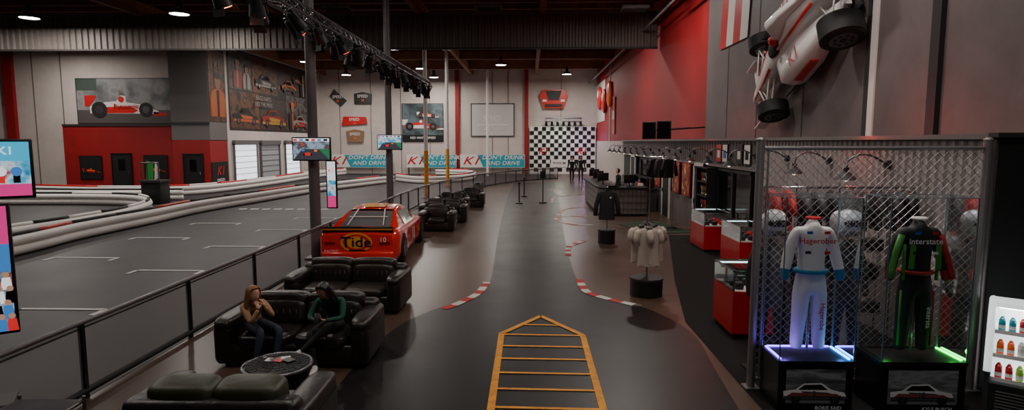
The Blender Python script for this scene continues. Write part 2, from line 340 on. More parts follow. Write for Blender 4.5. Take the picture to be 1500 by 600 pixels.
for x,w in ((-18.0,5.6),(-10.9,4.4),(-6.1,5.7)):
    b=framed('banner',FR(x,53.5,.6),w,1.1,teal,white,.03); b.flat([(0,0),(w*.36,0),(w*.26,1.1),(0,1.1)],.04,white); b.text('K1',w*.16,.55,1.0,.05,red,shear=.4,sx=1.3); b.text("DON'T DRINK\nAND DRIVE",w*.66,.6,.5,.05,white,sx=1.15,shear=.2)
    b.bx(.1,.2,-.6,0,-.1,0,black); b.bx(w-.2,w-.1,-.6,0,-.1,0,black); b.done()
hoods=[(-17.8,6.0,[(0,.9),(1,0),(1.5,.5),(.4,1.5)],dgrey),(-15.6,6.1,[(0,.1),(1.5,.1),(1.55,1.0),(.8,1.15),(0,1.0)],black),(-16.8,4.3,[(0,0),(2.3,.15),(2.2,.75),(.2,.8)],red),(-16.4,2.8,[(.1,0),(1.5,0),(1.6,1.0),(.8,1.15),(0,1.0)],mat('tan_paint',(130,100,74),.5))]
for x,z,P,m in hoods:
    b=B('mounted_car_hood',FR(x,53.9,z)); b.prism(P,-.05,.12,m); cx=sum(p[0] for p in P)/len(P); cy=sum(p[1] for p in P)/len(P)
    b.text('SPEED',cx,cy+.1,.35,.13,white if m!=white else red); b.text('38',cx,cy-.25,.25,.13,orange); b.done()
b=B('mounted_car_nose',FR(.9,53.9,5.8)); b.prism([(0,1.1),(.2,.5),(.4,0),(2.1,0),(2.3,.5),(2.5,1.1),(2.2,1.6),(.3,1.6)],0,.3,mat('race_red',(200,34,20),.35)); b.prism([(.55,1.5),(.8,.7),(1.7,.7),(1.95,1.5)],.3,.36,dgrey); b.prism([(.5,.1),(2,.1),(2,.35),(.5,.35)],.3,.36,black)
for s in (.25,1.85): b.prism([(s,.55),(s+.4,.55),(s+.35,.75),(s+.05,.75)],.3,.34,white)
b.done()
ck=B('checkered_photo_wall',FR(.05,53.75,0)); ck.bx(0,5.85,0,4.2,-.1,0,white)
q=.36
for i in range(16):
    for j in range(11):
        if (i+j)%2: ck.rect(i*q+.02,.2+j*q,i*q+q+.02,.2+j*q+q,.01,blk2)
ck.text('K1',1.2,2.0,.75,.02,red,shear=.3); ck.text('K1',4.6,2.0,.75,.02,red,shear=.3); ck.rect(1.9,.6,3.4,1.3,.015,white); ck.text('PODIUM',2.65,.95,.3,.02,black)
ck.done()
b=B('lighting_bar'); 
b.cyl((1.4,53.2,4.9),(4.6,53.2,4.9),.06,steel); b.cyl((1.4,53.2,4.6),(4.6,53.2,4.6),.06,steel)
for i in range(7): b.cyl((1.5+i*.5,53.2,4.9),(1.5+i*.5,53.9,4.9),.03,steel); b.cyl((1.5+i*.5,53.2,4.55),(1.5+i*.5,52.95,4.3),.1,black,.14)
b.done()
light('podium_light','POINT',(2.6,52.2,3.9),60,(.8,1,.75),.2)
light('podium_light','POINT',(4.6,52.2,3),40,(.7,.35,1),.2)
for y,z,m in ((50.5,6.4,red),(47.5,6.0,red),(44.5,6.3,orange)):
    b=B('mounted_fairing',FX(5.95,y,z)); b.ell((0,.0,.1),(.7,.95,.2),m,e=.8); b.ell((0,.3,.22),(.4,.4,.12),white); b.text('11',0,-.4,.4,.32,white); b.done()
b=B('hanging_flag',FX(5.9,43,3.4)); b.rect(0,0,.8,2.6,.02,red); b.rect(0,1,.8,1.6,.03,white); b.cyl((0,2.6,.02),(.8,2.6,.02),.03,steel); b.done()
# ------------------------------------------------------------ high bay lamps
def highbay(x,y,z,e,col=(1,.92,.84),on=True):
    b=B('high_bay_lamp'); b.cyl((x,y,z+.28),(x,y,z),.12,grey,.4,seg=24,cap=False); b.cyl((x,y,z+.28),(x,y,z+.6),.12,dgrey); b.cyl((x,y,z+.6),(x,y,9.29),.015,black,seg=6)
    b.cyl((x,y,z+.03),(x,y,z+.02),.37,lamp_e if on else grey,seg=24); o=b.done()
    if on: light('lamp_light','AREA',(x,y,z-.02),e,col,.6,parent=o)
for x,y in [(-21.8,26.3),(-14.8,25.7),(-27.3,33.5),(-15,33.1),(-15.1,41),(-8,35.6),(-8,45),(-2,43),(-14.8,49),(3,49),(-26,24),(-8,51)]:
    highbay(x,y,8.2,320)
for x,y,e in [(-14.8,13.6,150),(-8,17,150),(-24,13,140),(1.5,12,125),(3.4,21.4,240),(2.5,31,240),(-9,6,110),(1.2,3,44),(-2.6,6.2,60),(3.2,3.5,40),(3.6,9,110)]:  # extra lamps, mostly above the view, added to light the nearer hall
    highbay(x,y,8.5,e)
for x,y in ((-8,25.5),(-1.7,25.6),(4.4,26)):
    b=B('ceiling_vent'); b.box((x,y,8.4),(1.1,.8,.12),grey); 
    for k in range(5): b.box((x,y-.28+k*.14,8.33),(1,.03,.05),dgrey)
    b.cyl((x,y,8.46),(x,y,9.3),.02,black,seg=6); b.done()
# ------------------------------------------------------------ lighting truss
b=B('lighting_truss'); X0,Z0=-4.86,5.5; hw=.16
for dx,dz in ((-hw,0),(hw,0),(0,.28)): b.cyl((X0+dx,3,Z0+dz),(X0+dx,29.5,Z0+dz),.028,steel,seg=8)
n=60
for i in range(n):
    y=3+26.5*i/n; y2=y+26.5/n; ym=(y+y2)/2
    b.cyl((X0-hw,y,Z0),(X0,ym,Z0+.28),.012,steel,seg=5); b.cyl((X0,ym,Z0+.28),(X0-hw,y2,Z0),.012,steel,seg=5)
    b.cyl((X0+hw,y,Z0),(X0,ym,Z0+.28),.012,steel,seg=5); b.cyl((X0,ym,Z0+.28),(X0+hw,y2,Z0),.012,steel,seg=5)
    b.cyl((X0-hw,y,Z0),(X0+hw,y2,Z0),.012,steel,seg=5)
for y in (4,9,28): b.cyl((X0,y,Z0+.28),(X0,y,8.7),.01,black,seg=6)
b.done()
ored=mat('lamp_red_glow',(255,50,25),.5,emis=5); oor=mat('lamp_orange_glow',(255,120,60),.5,emis=14)
for i in range(27):
    y=9.6+i*.73; M=T((X0+(.24 if i%2 else -.08),y,Z0-.17))@R(random.uniform(-50,50),'Z')@R(random.uniform(20,65),'X')@Matrix.Scale(1.15,4)
    b=B('stage_light',M); b.cyl((0,0,-.05),(0,0,-.32),.09,black,.13); b.ell((0,0,-.04),(.09,.09,.08),black); b.cyl((-.14,0,-.12),(.14,0,-.12),.015,black); b.cyl((0,0,-.325),(0,0,-.33),.11,oor if i<2 else (ored if i in (4,7,11) else darkglass))
    for sx in (-1,1): b.box((0,sx*.13,-.36),(.2,.01,.12),black,R(sx*25,'X'))
    b.box((-.14,0,-.05),(.015,.04,.2),black); b.box((.14,0,-.05),(.015,.04,.2),black); b.box((0,0,.05),(.29,.04,.015),black); b.cyl((0,0,.05),(0,0,.12),.02,black); b.done()
for y,q,e,c in ((10.2,(-1.8,11.6,0),110,(1,.66,.42)),(13.5,(-2.2,15.5,0),90,(1,.7,.5)),(9.8,(1.5,12.5,0),90,(1,.75,.58)),(17,(-3,20,0),80,(1,.5,.35)),(12,(-8,14,0),70,(1,.75,.65)),(21,(2.5,24,0),140,(1,.75,.6))):
    p=(X0,y,Z0-.6); light('stage_spot','SPOT',p,e,c,.08,aim(p,q),spot=55)
# ------------------------------------------------------------ fence along walkway
mesh_s=screenmesh('mesh_screen',(122,114,116),.5)
b=B('track_fence')
pts=[(-4.95,.03)]; 
y=2.13
while y<23: pts.append((-4.95,y)); y+=2.1
pts+=[(p.x,p.y) for p in spline([(-4.95,23),(-4.7,28),(-3.8,34),(-2.2,39.5),(-.2,43.5),(2.2,46)],3)]
for p in pts: b.box((p[0],p[1],.43),(.05,.05,.86),black)
b.tube([(p[0],p[1],.86) for p in pts],.03,mat('rail_grey',(100,95,98),.35,.5)); b.tube([(p[0],p[1],.08) for p in pts],.04,rubber); b.tube([(p[0],p[1],.8) for p in pts],.012,black,6)
for i in range(len(pts)-1):
    a,c=pts[i],pts[i+1]; b.poly([(a[0],a[1],.08),(c[0],c[1],.08),(c[0],c[1],.83),(a[0],a[1],.83)],mesh_s)
b.done()
# ------------------------------------------------------------ track barriers
def barrier(name,pts,n=8,cap=None,hs=(.14,.38),r=.135,top=.54,cr=.055):
    b=B(name); P=spline(pts,n)
    for h in hs: b.tube([(p.x,p.y,h) for p in P],r,white,seg=10)
    k=0
    step=max(2,int(n*.7)) 
    for i in range(0,len(P)-1,step):
        seg=P[i:i+step+1]
        if len(seg)>1: b.tube([(p.x,p.y,top) for p in seg],cr,(cap or [rubber,rubber,red])[k%len(cap or [1,1,1])],seg=8); k+=1
    b.done()
frd=mat('faded_red',(175,44,30),.5)
barrier('track_barrier',[(-12.6,8),(-12.9,14.5),(-13.2,17.1),(-13.2,20.4),(-13.3,24),(-12.8,28),(-12.1,33.4),(-10.8,38),(-9.6,42)],8,[rubber,rubber,frd])
barrier('track_barrier',[(-30,26.6),(-24,26.5),(-20.3,26.6),(-17.4,26),(-15.4,23.8),(-14.4,21),(-14.2,18.5),(-14.3,16.4),(-14.5,13),(-15,9)],8,[rubber,white])
barrier('track_barrier',[(-36,32),(-29,32),(-21.7,30.5),(-18.5,31.5),(-17.4,34.2),(-17,39.8),(-16.9,47.5),(-16,52)],8,[red,white])
barrier('track_barrier',[(-9.6,43.5),(-7.8,41.2),(-6.2,41.4),(-4.6,43.8),(-4.3,47),(-5,50),(-8,51.5)],8,[red,rubber])
barrier('track_barrier',[(-28,29.5),(-22,28.6),(-17,28.9)],6,[rubber,rubber])
b=B('marshal_stand',T((-17.3,27.3,0)))
b.box((0,0,.5),(.9,.8,1),rubber,bev=.05); b.box((0,0,1.05),(1,.9,.1),dgrey); 
for x in (-.4,.4): b.cyl((x,-.35,1.1),(x,-.35,1.9),.03,steel)
b.tube([(-.4,-.35,1.9),(.4,-.35,1.9)],.03,steel)
b.poly([(-.35,-.1,1.1),(0,-.1,1.15),(.02,-.1,1.9),(-.3,-.1,2.0)],green); b.poly([(.05,-.12,1.1),(.25,-.1,1.2),(.2,-.1,1.8),(.1,-.1,1.95)],white); b.cyl((-.3,-.1,1.1),(-.28,-.1,2.05),.015,steel); b.done()
b=B('trash_can'); b.cyl((-2.5,29.7,0),(-2.5,29.7,.75),.22,grey,.26,seg=18); b.cyl((-2.5,29.7,.75),(-2.5,29.7,.85),.27,black,.2,seg=18); b.done()
for x,y,h in ((-.45,27.7,1.0),(-.25,31.2,1.0)):
    b=B('stanchion'); b.cyl((x,y,0.007),(x,y,.05),.17,black); b.cyl((x,y,.05),(x,y,h),.03,black); b.cyl((x,y,h-.12),(x,y,h),.045,black); b.done()
b=B('sign_stand'); b.cyl((.65,28,0.007),(.65,28,.05),.19,black); b.cyl((.65,28,.05),(.65,28,1.15),.025,black); b.box((.65,28,1.32),(.26,.03,.34),black); b.done()
# ------------------------------------------------------------ sofas
def sofa(name,M,w,d=.95,n=2,top=None,h=.8,aw=.24):
    b=B(name,M); lm=leather
    b.box((0,0,.17),(w-.06,d-.06,.26),lm,bev=.04)
    for s in (-1,1):
        b.box((s*(w/2-aw/2),-.0,.3),(aw,d,.52),lm,bev=.09,seg=4); b.ell((s*(w/2-aw/2),0,.54),(aw/2+.02,d/2+.01,.095),lm,e=.55,seg=24)
        for t in (-1,1): b.cyl((s*(w/2-.14),t*(d/2-.12),0),(s*(w/2-.14),t*(d/2-.12),.06),.03,black)
    b.box((0,d/2-.12,.4),(w-.12,.24,h-.2),lm,bev=.08,seg=4)
    iw=(w-2*aw)/n
    for i in range(n):
        x=-w/2+aw+iw*(i+.5)
        b.ell((x,-.1,.33),(iw/2-.006,d/2-.1,.1),lm,e=.42,seg=28,rings=12)
        b.ell((x,d/2-.3,.54),(iw/2+.0,.13,.2),lm,R(-10,'X'),e=.5,seg=28,rings=12)
        b.ell((x,d/2-.22,h-.1),(iw/2+.01,.16,.12),top or lm,R(-8,'X'),e=.5,seg=28,rings=12)
        for k in range(-3,4): b.tube([(x+k*iw/8,d/2-.42,.46),(x+k*iw/8.5,d/2-.43,.54),(x+k*iw/9,d/2-.41,.62)],.006,lm,5)
    return b.done()
sofa('leather_sofa',T((-3.0,7.72,0)),1.98,.98)
sofa('leather_sofa',T((-3.1,10.15,0))@R(-2,'Z'),1.98,.98)
sofa('leather_sofa',T((-2.68,5.2,0))@R(181,'Z'),1.62,.98,2,olive)
sofa('leather_armchair',T((-2.95,19.3,0)),1.15,.95,1)
sofa('leather_armchair',T((-3.05,21.4,0)),1.7,.95,2)
sofa('leather_armchair',T((-3.1,24.0,0)),1.4,.95,2)
sofa('leather_armchair',T((-2.55,26.4,0)),1.2,.95,1)
def ctable(x,y,r,h):
    b=B('coffee_table'); b.cyl((x,y,h-.05),(x,y,h-.015),r,black,seg=40); b.cyl((x,y,h-.015),(x,y,h),r-.03,mat('table_glass',(84,86,88),.1,.3),seg=40)
    b.tube([(x+r*math.cos(t*math.pi/20),y+r*math.sin(t*math.pi/20),h-.02) for t in range(40)],.022,steel,closed=True)
    for k in range(36):
        a=k*math.pi/18
        for s in (1,-1): b.cyl((x+(r-.06)*math.cos(a),y+(r-.06)*math.sin(a),.04),(x+(r-.04)*math.cos(a+s*.35),y+(r-.04)*math.sin(a+s*.35),h-.05),.009,dgrey,seg=5)
    for k in range(24):
        a=k*math.pi/12; b.cyl((x,y,h+.002),(x+(r-.03)*math.cos(a),y+(r-.03)*math.sin(a),h+.002),.005,black,seg=4)
    for q in (.1,.17,.24): b.tube([(x+q*math.cos(t*math.pi/12),y+q*math.sin(t*math.pi/12),h+.002) for t in range(24)],.005,black,4,closed=True)
    b.cyl((x,y,0),(x,y,.05),r-.04,black,seg=40); b.cyl((x,y,.05),(x,y,h-.06),r-.12,blk2,seg=24)
    for k in range(5): b.box((x-.1+.05*k,y+.08+.05*math.sin(k*3),h+.008+.003*k),(.13,.1,.005),[white,grey,red,white,grey][k],R(37*k,'Z'))
    b.done()
ctable(-2.76,6.32,.36,.43); ctable(-2.9,9.0,.33,.4)
b=B('metal_cart',T((-4.35,4.95,0)));
for z in (.35,.5): b.tube([(-.3,-.2,z),(.3,-.2,z),(.3,.2,z),(-.3,.2,z)],.015,steel,closed=True)
for x in (-.3,.3):
    for y in (-.2,.2): b.cyl((x,y,0),(x,y,.55),.015,steel)
b.box((0,0,.36),(.58,.38,.01),dgrey); b.box((0,0,.51),(.58,.38,.01),dgrey); b.done()
# ------------------------------------------------------------ stock car
carO=mat('car_orange',(225,34,10),.2,coat=.8); carY=mat('car_yellow',(245,165,26),.3,coat=.5); navy=mat('navy_print',(16,20,66),.4)
def wheel(b,c,r,w,rim,axis=(0,1,0)):
    c=Vector(c); a=Vector(axis)
    b.cyl(c-a*w*.42,c+a*w*.42,r,rubber,seg=28); b.cyl(c+a*w*.42,c+a*w*.5,r,rubber,r*.86,seg=28); b.cyl(c-a*w*.42,c-a*w*.5,r,rubber,r*.86,seg=28)
    for s in (-1,1):
        b.cyl(c+a*s*w*.5,c+a*s*w*.51,r*.6,rim,seg=24); b.cyl(c+a*s*w*.5,c+a*s*w*.53,r*.16,black,seg=12)
        for k in range(8):
            t=k*math.pi/4; q=a.orthogonal().normalized(); q2=a.cross(q); d=q*math.cos(t)+q2*math.sin(t)
            b.cyl(c+a*s*w*.515+d*r*.38,c+a*s*w*.52+d*r*.38,r*.09,black,seg=8)
carM=T((-3.93,15.6,0))@R(92,'Z')@Matrix.Diagonal((.95,.93,.95,1))
b=B('stock_car',carM)
st=[(-2.5,.86,.24,.80,.83),(-2.42,.92,.18,.86,.88),(-2.0,.95,.15,.88,.90),(-1.4,.95,.14,.88,.90),(-.6,.94,.14,.84,.88),(.3,.94,.14,.82,.86),(1.1,.95,.14,.82,.86),(1.7,.95,.14,.76,.82),(2.2,.92,.14,.66,.72),(2.45,.82,.14,.5,.58),(2.55,.6,.16,.4,.46)]
rings=[]
for x,hw_,zb,zs,zt in st:
    rings.append([(x,-hw_*.96,zb),(x,-hw_,zb+.15),(x,-hw_,zs-.12),(x,-hw_*.93,zs),(x,-hw_*.5,zt),(x,0,zt+.01),(x,hw_*.5,zt),(x,hw_*.93,zs),(x,hw_,zs-.12),(x,hw_,zb+.15),(x,hw_*.96,zb)])
b.loft(rings,carO,True,True)
gh=[(-1.75,.72,.89,.86),(-.85,.62,1.24,.8),(-.3,.6,1.3,.8),(.2,.6,1.28,.8),(.45,.62,1.22,.8),(1.2,.74,.87,.84)]
rg=[]
for x,hw_,z,zb in gh: rg.append([(x,-.86,zb),(x,-hw_,z-.04),(x,-hw_*.85,z),(x,0,z+.015),(x,hw_*.85,z),(x,hw_,z-.04),(x,.86,zb)])
b.loft(rg[1:5],carO,False,True,False)
wg=mat('car_window',(96,98,102),.12)
def quad_in(b,q,m,k=.1,off=(0,0,0)):
    q=[Vector(p) for p in q]; c=sum(q,Vector())/4; b.poly([tuple(p+(c-p)*k+Vector(off)) for p in q],m)
rear=[rg[0][1],rg[0][5],rg[1][5],rg[1][1]]; b.poly(rear,carO); quad_in(b,rear,wg,.1,(-.015,0,.02))
fr_=[rg[5][5],rg[5][1],rg[4][1],rg[4][5]]; b.poly(fr_,carO); quad_in(b,fr_,wg,.1,(.015,0,.02))
for s in (0,1):
    i0,i1=(0,1) if s==0 else (6,5)
    b.poly([rg[0][i0],rg[1][i0],rg[1][i1],rg[0][i1]],carO); b.poly([rg[4][i0],rg[5][i0],rg[5][i1],rg[4][i1]],carO)
    q=[rg[1][i0],rg[4][i0],rg[4][i1],rg[1][i1]]; quad_in(b,q,wg,.1,(0,-.02 if s==0 else .02,.0))
for y in (-.35,.35): b.tube([(-1.68,y*1.3,.935),(-.9,y,1.25)],.016,white)
b.tube([(-1.3,-.5,1.1),(-1.3,.5,1.1)],.014,white)
b.poly([(-.7,-.3,1.29),(-.7,.3,1.29),(-.1,.3,1.325),(-.1,-.3,1.325)],carY)
b.box((-2.44,0,.93),(.05,1.72,.15),black,R(-25,'Y')); b.box((-2.47,0,.945),(.02,1.7,.04),carY,R(-25,'Y'))
b.box((-2.5,0,.3),(.16,1.74,.26),carO,bev=.06,seg=3); b.box((-2.52,0,.14),(.08,1.6,.08),black)
XR=Matrix(((0,0,-1,-2.51),(-1,0,0,0),(0,1,0,.57),(0,0,0,1)))
def LB(pts,z,m): b.poly([tuple(XR@Vector((p[0],p[1],z))) for p in pts],m)
def LD(x,y,r,z,m,ry=None): LB([(x+r*math.cos(k*math.pi/14),y+(ry or r)*math.sin(k*math.pi/14)) for k in range(28)],z,m)
LB([(-.82,-.2),(.82,-.2),(.84,.24),(-.84,.24)],.0,carO)
for r,m,z in ((.32,carY,.02),(.27,carO,.023),(.2,carY,.026)): LD(-.02,.07,r*1.2,z,m,r*.72)
b.text('Tide',-.02,.07,.34,.035,navy,X=XR,sx=1.2); b.text('10',.62,.13,.17,.03,white,X=XR); b.text('RACING',-.62,-.14,.09,.03,white,X=XR)
for x in (-.66,.66): LB([(x-.13,.02),(x+.13,.02),(x+.13,.08),(x-.13,.08)],.02,mat('taillight',(120,10,10),.2))
LB([(-.2,-.17),(.2,-.17),(.2,-.1),(-.2,-.1)],.03,blk2)
for x,s in ((-1.55,1),(-1.55,-1),(1.5,1),(1.5,-1)):
    b.cyl((x,s*.86,.34),(x,s*.957,.34),.38,blk2,seg=24); wheel(b,(x,s*.86,.33),.33,.26,steel)
for s in (-1,1):
    XS=Matrix(((s*-1 if s>0 else 1,0,0,-.1),(0,0,s,s*.955),(0,1,0,.5),(0,0,0,1)))
    b.text('10',0,0,.5,.01,white,X=XS); b.text('Tide',.9,0,.26,.01,carY,X=XS)
b.done()
# ------------------------------------------------------------ TVs
def tv(name,M,w,h,scr,parts=None,brk=None):
    b=B(name,M); b.box((0,0,-.03),(w+.06,h+.06,.06),black,bev=.01); b.rect(-w/2,-h/2,w/2,h/2,.003,scr)
    if parts: parts(b,w,h)
    if brk: brk(b)
    return b.done()
E=lambda n,c,e:mat(n,c,.4,emis=e)
scr1=picmat('screen_race',[(30,60,90),(150,170,190),(60,70,80),(190,90,60)],4,emis=.8); scr2=picmat('screen_race_b',[(10,60,120),(60,160,200),(190,210,220),(150,60,60)],5,emis=.9)
sw=E('screen_white',(235,240,245),.9); sr=E('screen_red',(210,40,40),.9); sb=E('screen_blue',(60,120,190),.9); sk=mat('screen_dark',(10,10,12),.2); sp_=E('screen_pink',(215,50,130),.9)
strk=E('screen_track',(70,72,80),.5); sgr=E('screen_green',(50,130,90),.6); sor=E('screen_orange',(230,120,50),.9)
def race(b,w,h):
    b.flat([(-w/2,-h/2),(w/2,-h/2),(w*.2,0),(-w*.25,0)],.005,strk); b.flat([(w/2,-h/2),(w/2,0),(w*.2,0)],.005,sgr); b.rect(-w/2,h*.36,w/2,h/2,.005,sw)
    for x,y,s,c in ((-.1,-.3,1,sr),(.12,-.12,.6,sor),(-.22,-.1,.5,sb)):
        b.flat([(w*(x-.1*s),h*y),(w*(x+.1*s),h*y),(w*(x+.07*s),h*(y+.14*s)),(w*(x-.07*s),h*(y+.14*s))],.008,c); b.rect(w*(x-.12*s),h*y,w*(x-.08*s),h*(y+.08*s),.009,sk); b.rect(w*(x+.08*s),h*y,w*(x+.12*s),h*(y+.08*s),.009,sk)
    for k in range(6): b.rect(-w/2+w*k/6+.01,h*.38,-w/2+w*(k+.7)/6,h*.47,.008,[sr,sb,sk][k%3])
sb2=E('screen_cyan',(40,170,210),1.0)
def race2(b,w,h):
    b.rect(-w/2,h*.15,w/2,h/2,.005,sb2); b.rect(-w/2,-h/2,w/2,-h*.28,.005,sp_)
    for k in range(7): b.disc(-w*.4+k*w*.13,-h*.02+.03*math.sin(k*2),.05,.008,[sr,sw,sb,sor][k%4]); b.rect(-w*.43+k*w*.13,-h*.26,-w*.37+k*w*.13,-h*.04,.007,[sb,sr,sk,sw][k%4])
    b.text('K1',w*.3,h*.33,.12,.009,sw)
tv('television',FR(-5.12,14.05,2.68),.86,.5,scr1,race,lambda b:b.box((0,0,-.13),(.15,.15,.14),black))
tv('television',FR(-5.1,21.95,2.83),.86,.5,scr2,race,lambda b:b.box((0,0,-.13),(.15,.15,.14),black))
tv('television',T((-5.83,6.1,2.56))@R(38,'Z')@R(90,'X'),1.0,.58,scr2,race2,lambda b:(b.cyl((-.4,0,-.06),(-.4,0,-.3),.03,black),b.cyl((-.4,0,-.3),(-.4,6.0,-.3),.025,black)))
def banner(b,w,h):
    b.rect(-w/2,h*.2,w/2,h/2,.005,sp_); b.text('BOYS\nNIGHT',0,h*.36,.16,.01,sw); b.rect(-w/2,-h*.02,w/2,h*.2,.005,sb)
    sskin=E('skin_print',(200,150,120),.6)
    for j in range(4):
        for i in range(7):
            x=-w/2+.04+(i+.3*(j%2))*w/7; y=-.06-.15*j; b.disc(x,y,.03,.006+.004*j,sskin); b.flat([(x-.05,y-.16),(x+.05,y-.16),(x+.035,y-.03),(x-.035,y-.03)],.007+.004*j,[sb,sr,sw,sk][(i+j)%4])
tv('advert_screen',T((-5.8,6.0,1.5))@R(35,'Z')@R(90,'X'),.62,1.35,scr1,banner,lambda b:(b.box((0,-.9,-.05),(.08,.5,.06),black),b.box((0,-1.46,-.05),(.5,.05,.4),black)))
def b2(b,w,h): b.rect(-w/2,.1,w/2,h/2,.005,sw); b.text('K1',0,h*.3,.12,.01,sr); b.rect(-w/2,-h/2,w/2,-h*.25,.005,sp_)
tv('advert_screen',FR(-4.75,14.3,1.83),.2,1.1,scr2,b2)
for i,(x,y) in enumerate(((4.25,21.6),(4.55,20.6))):
    tv('wall_television',T((x,y,3.25))@R(-25,'Z')@R(90,'X'),.42,.55,sk,None,lambda b:b.cyl((0,0,-.06),(1.3,0.1,-.9),.025,black))
# ------------------------------------------------------------ storefront right wall
sfw=mat('storefront_white',(156,146,144),.55,var=.08,scale=3)
b=B('wall_storefront'); 
b.bx(5.3,5.98,7.0,34.5,0,1.0,wgrey); b.bx(5.3,5.98,7.0,34.5,2.15,2.88,sfw); b.bx(5.42,5.98,7,34.5,1.0,2.15,dgrey)
b.bx(5.2,5.98,7.0,34.5,2.88,2.94,mat('cornice',(110,104,103),.5))
b.done()
b=B('ribbed_wall_panel',FX(5.29,14,1.0)); b.corr(7.0,1.86,.16,.03,sfw); b.done()
b=B('ribbed_wall_panel',FX(5.29,34,2.25)); b.corr(20,.6,.25,.03,grey); b.done()
for i,(y0,y1,z0,z1) in enumerate(((14.3,16.9,.85,2.12),(25.5,28.4,.9,2.1))):
    b=B('window_%d'%(i+4),FX(5.28,y1,z0)); w=y1-y0; h=z1-z0; b.bx(0,w,0,h,-.02,.0,darkglass)
    for a in (0,w/2-.03,w-.06): b.bx(a,a+.06,0,h,0,.05,black)
    b.bx(0,w,0,.06,0,.05,black); b.bx(0,w,h-.06,h,0,.05,black); b.done()
for i,(y0,y1) in enumerate(((18.2,19.2),(22.6,23.7),(30,31.1))):
    b=B('door_%d'%(i+3),FX(5.28,y1,0)); w=y1-y0; b.bx(0,w,0,2.1,0,.03,[dgrey,blk2,dgrey][i]); b.bx(-.09,0,0,2.2,0,.06,white); b.bx(w,w+.09,0,2.2,0,.06,white); b.bx(-.09,w+.09,2.1,2.2,0,.06,white); b.box((.1,1,.06),(.04,.15,.05),chrome); b.done()
for y in (19.8,21.2,24.3):
    b=framed('wall_display',FX(5.27,y+.9,1.1),.9,1.0,picmat('merch_print',[(180,60,40),(60,20,20),(220,160,90)],4,emis=.4),red,.04); b.done()
for k,y in enumerate((14.35,14.9,16.0,16.5)):
    b=framed('wall_poster',FX(5.25,y+.42,2.32),.38,.45,[white,dgrey,white,red][k],black,.02); b.rect(.08,.1,.3,.3,.04,[blk2,white,blue,white][k]); b.done()
b=B('trophy_shelf',FX(5.28,18.0,.9))
for z in (0,.4,.8,1.2):
    b.box((.5,z,.15),(1.0,.03,.3),black)
    if z<1.2:
        for k in range(5):
            x=.1+.2*k; c=[chrome,red,orange,chrome,white,yellow][(k+int(z*10))%6]; b.cyl((x,z+.02,.15),(x,z+.1,.15),.03,c,.012); b.cyl((x,z+.1,.15),(x,z+.26,.15),.014,c,.05)
b.box((0,.6,.15),(.03,1.25,.3),black); b.box((1.0,.6,.15),(.03,1.25,.3),black); b.done()
warm=mat('lamp_inner_glow',(255,235,205),.4,emis=3)
for i in range(16):
    y=8.9+i*1.72; M=T((5.22,y,2.52))@Matrix.Scale(1.12,4)
    b=B('gooseneck_lamp',M); b.cyl((.02,0,0),(-.03,0,0),.06,black); 
    b.tube(spline([(-.02,0,0),(-.18,0,.1),(-.36,0,.13),(-.5,0,.06),(-.53,0,-.06)],5),.014,steel,seg=6)
    b.cyl((-.53,0,-.04),(-.53,0,-.1),.035,dgrey); b.cyl((-.53,0,-.1),(-.53,0,-.2),.05,dgrey,.15,seg=18,cap=False); b.ell((-.53,0,-.17),(.045,.045,.05),warm); o=b.done()
    if i<9: light('gooseneck_light','SPOT',(4.63,y,2.27),30,(1,.84,.7),.06,parent=o,spot=130)
# ------------------------------------------------------------ display counters
cg=mat('case_glow',(210,245,250),.4,emis=3)
def case(M,w,d,h=.98,gl=.34):
    b=B('glass_display_counter',M); r=mat('counter_red',(175,12,18),.35)
    b.bx(-w/2,w/2,-d/2,d/2,.08,h-gl,r); b.bx(-w/2+.03,w/2-.03,-d/2+.03,d/2-.03,0.01,.08,black)
    for x in (-w/2+.012,w/2-.012):
        for y in (-d/2+.012,d/2-.012): b.box((x,y,h-gl/2),(.024,.024,gl),chrome)
    for x in (-w/2+.012,w/2-.012): b.box((x,0,h),(.024,d,.02),chrome)
    for y in (-d/2+.012,d/2-.012): b.box((0,y,h),(w,.024,.02),chrome)
    b.rect(-w/2,-d/2,w/2,d/2,h+.005,glass)
    b.poly([(-w/2,-d/2,h-gl),(w/2,-d/2,h-gl),(w/2,-d/2,h),(-w/2,-d/2,h)],glass); b.poly([(-w/2,-d/2,h-gl),(-w/2,d/2,h-gl),(-w/2,d/2,h),(-w/2,-d/2,h)],glass)
    b.box((0,d/2-.05,h-.03),(w-.08,.03,.02),cg)
    b.rect(-w/2+.03,-d/2+.03,w/2-.03,d/2-.03,h-gl+.005,white)
    n=int(w/.2)
    for k in range(n):
        for t in (-.3,-.05,.2): b.box((-w/2+.14+k*.2,t*d,h-gl+.06),(.12,.12,.1),[black,red,white,blue,dgrey][(k+int(t*20))%5],R(20*k,'Z'),bev=.02)
    o=b.done(); light('case_light','POINT',M@Vector((0,0,h-.08)),6,(.85,.98,1),.1,parent=o)
case(T((4.86,16.1,0)),.7,1.3,1.02); case(T((4.92,13.75,0)),.62,1.3,1.0); case(T((3.3,9.0,0)),.72,.9,1.0,.3)
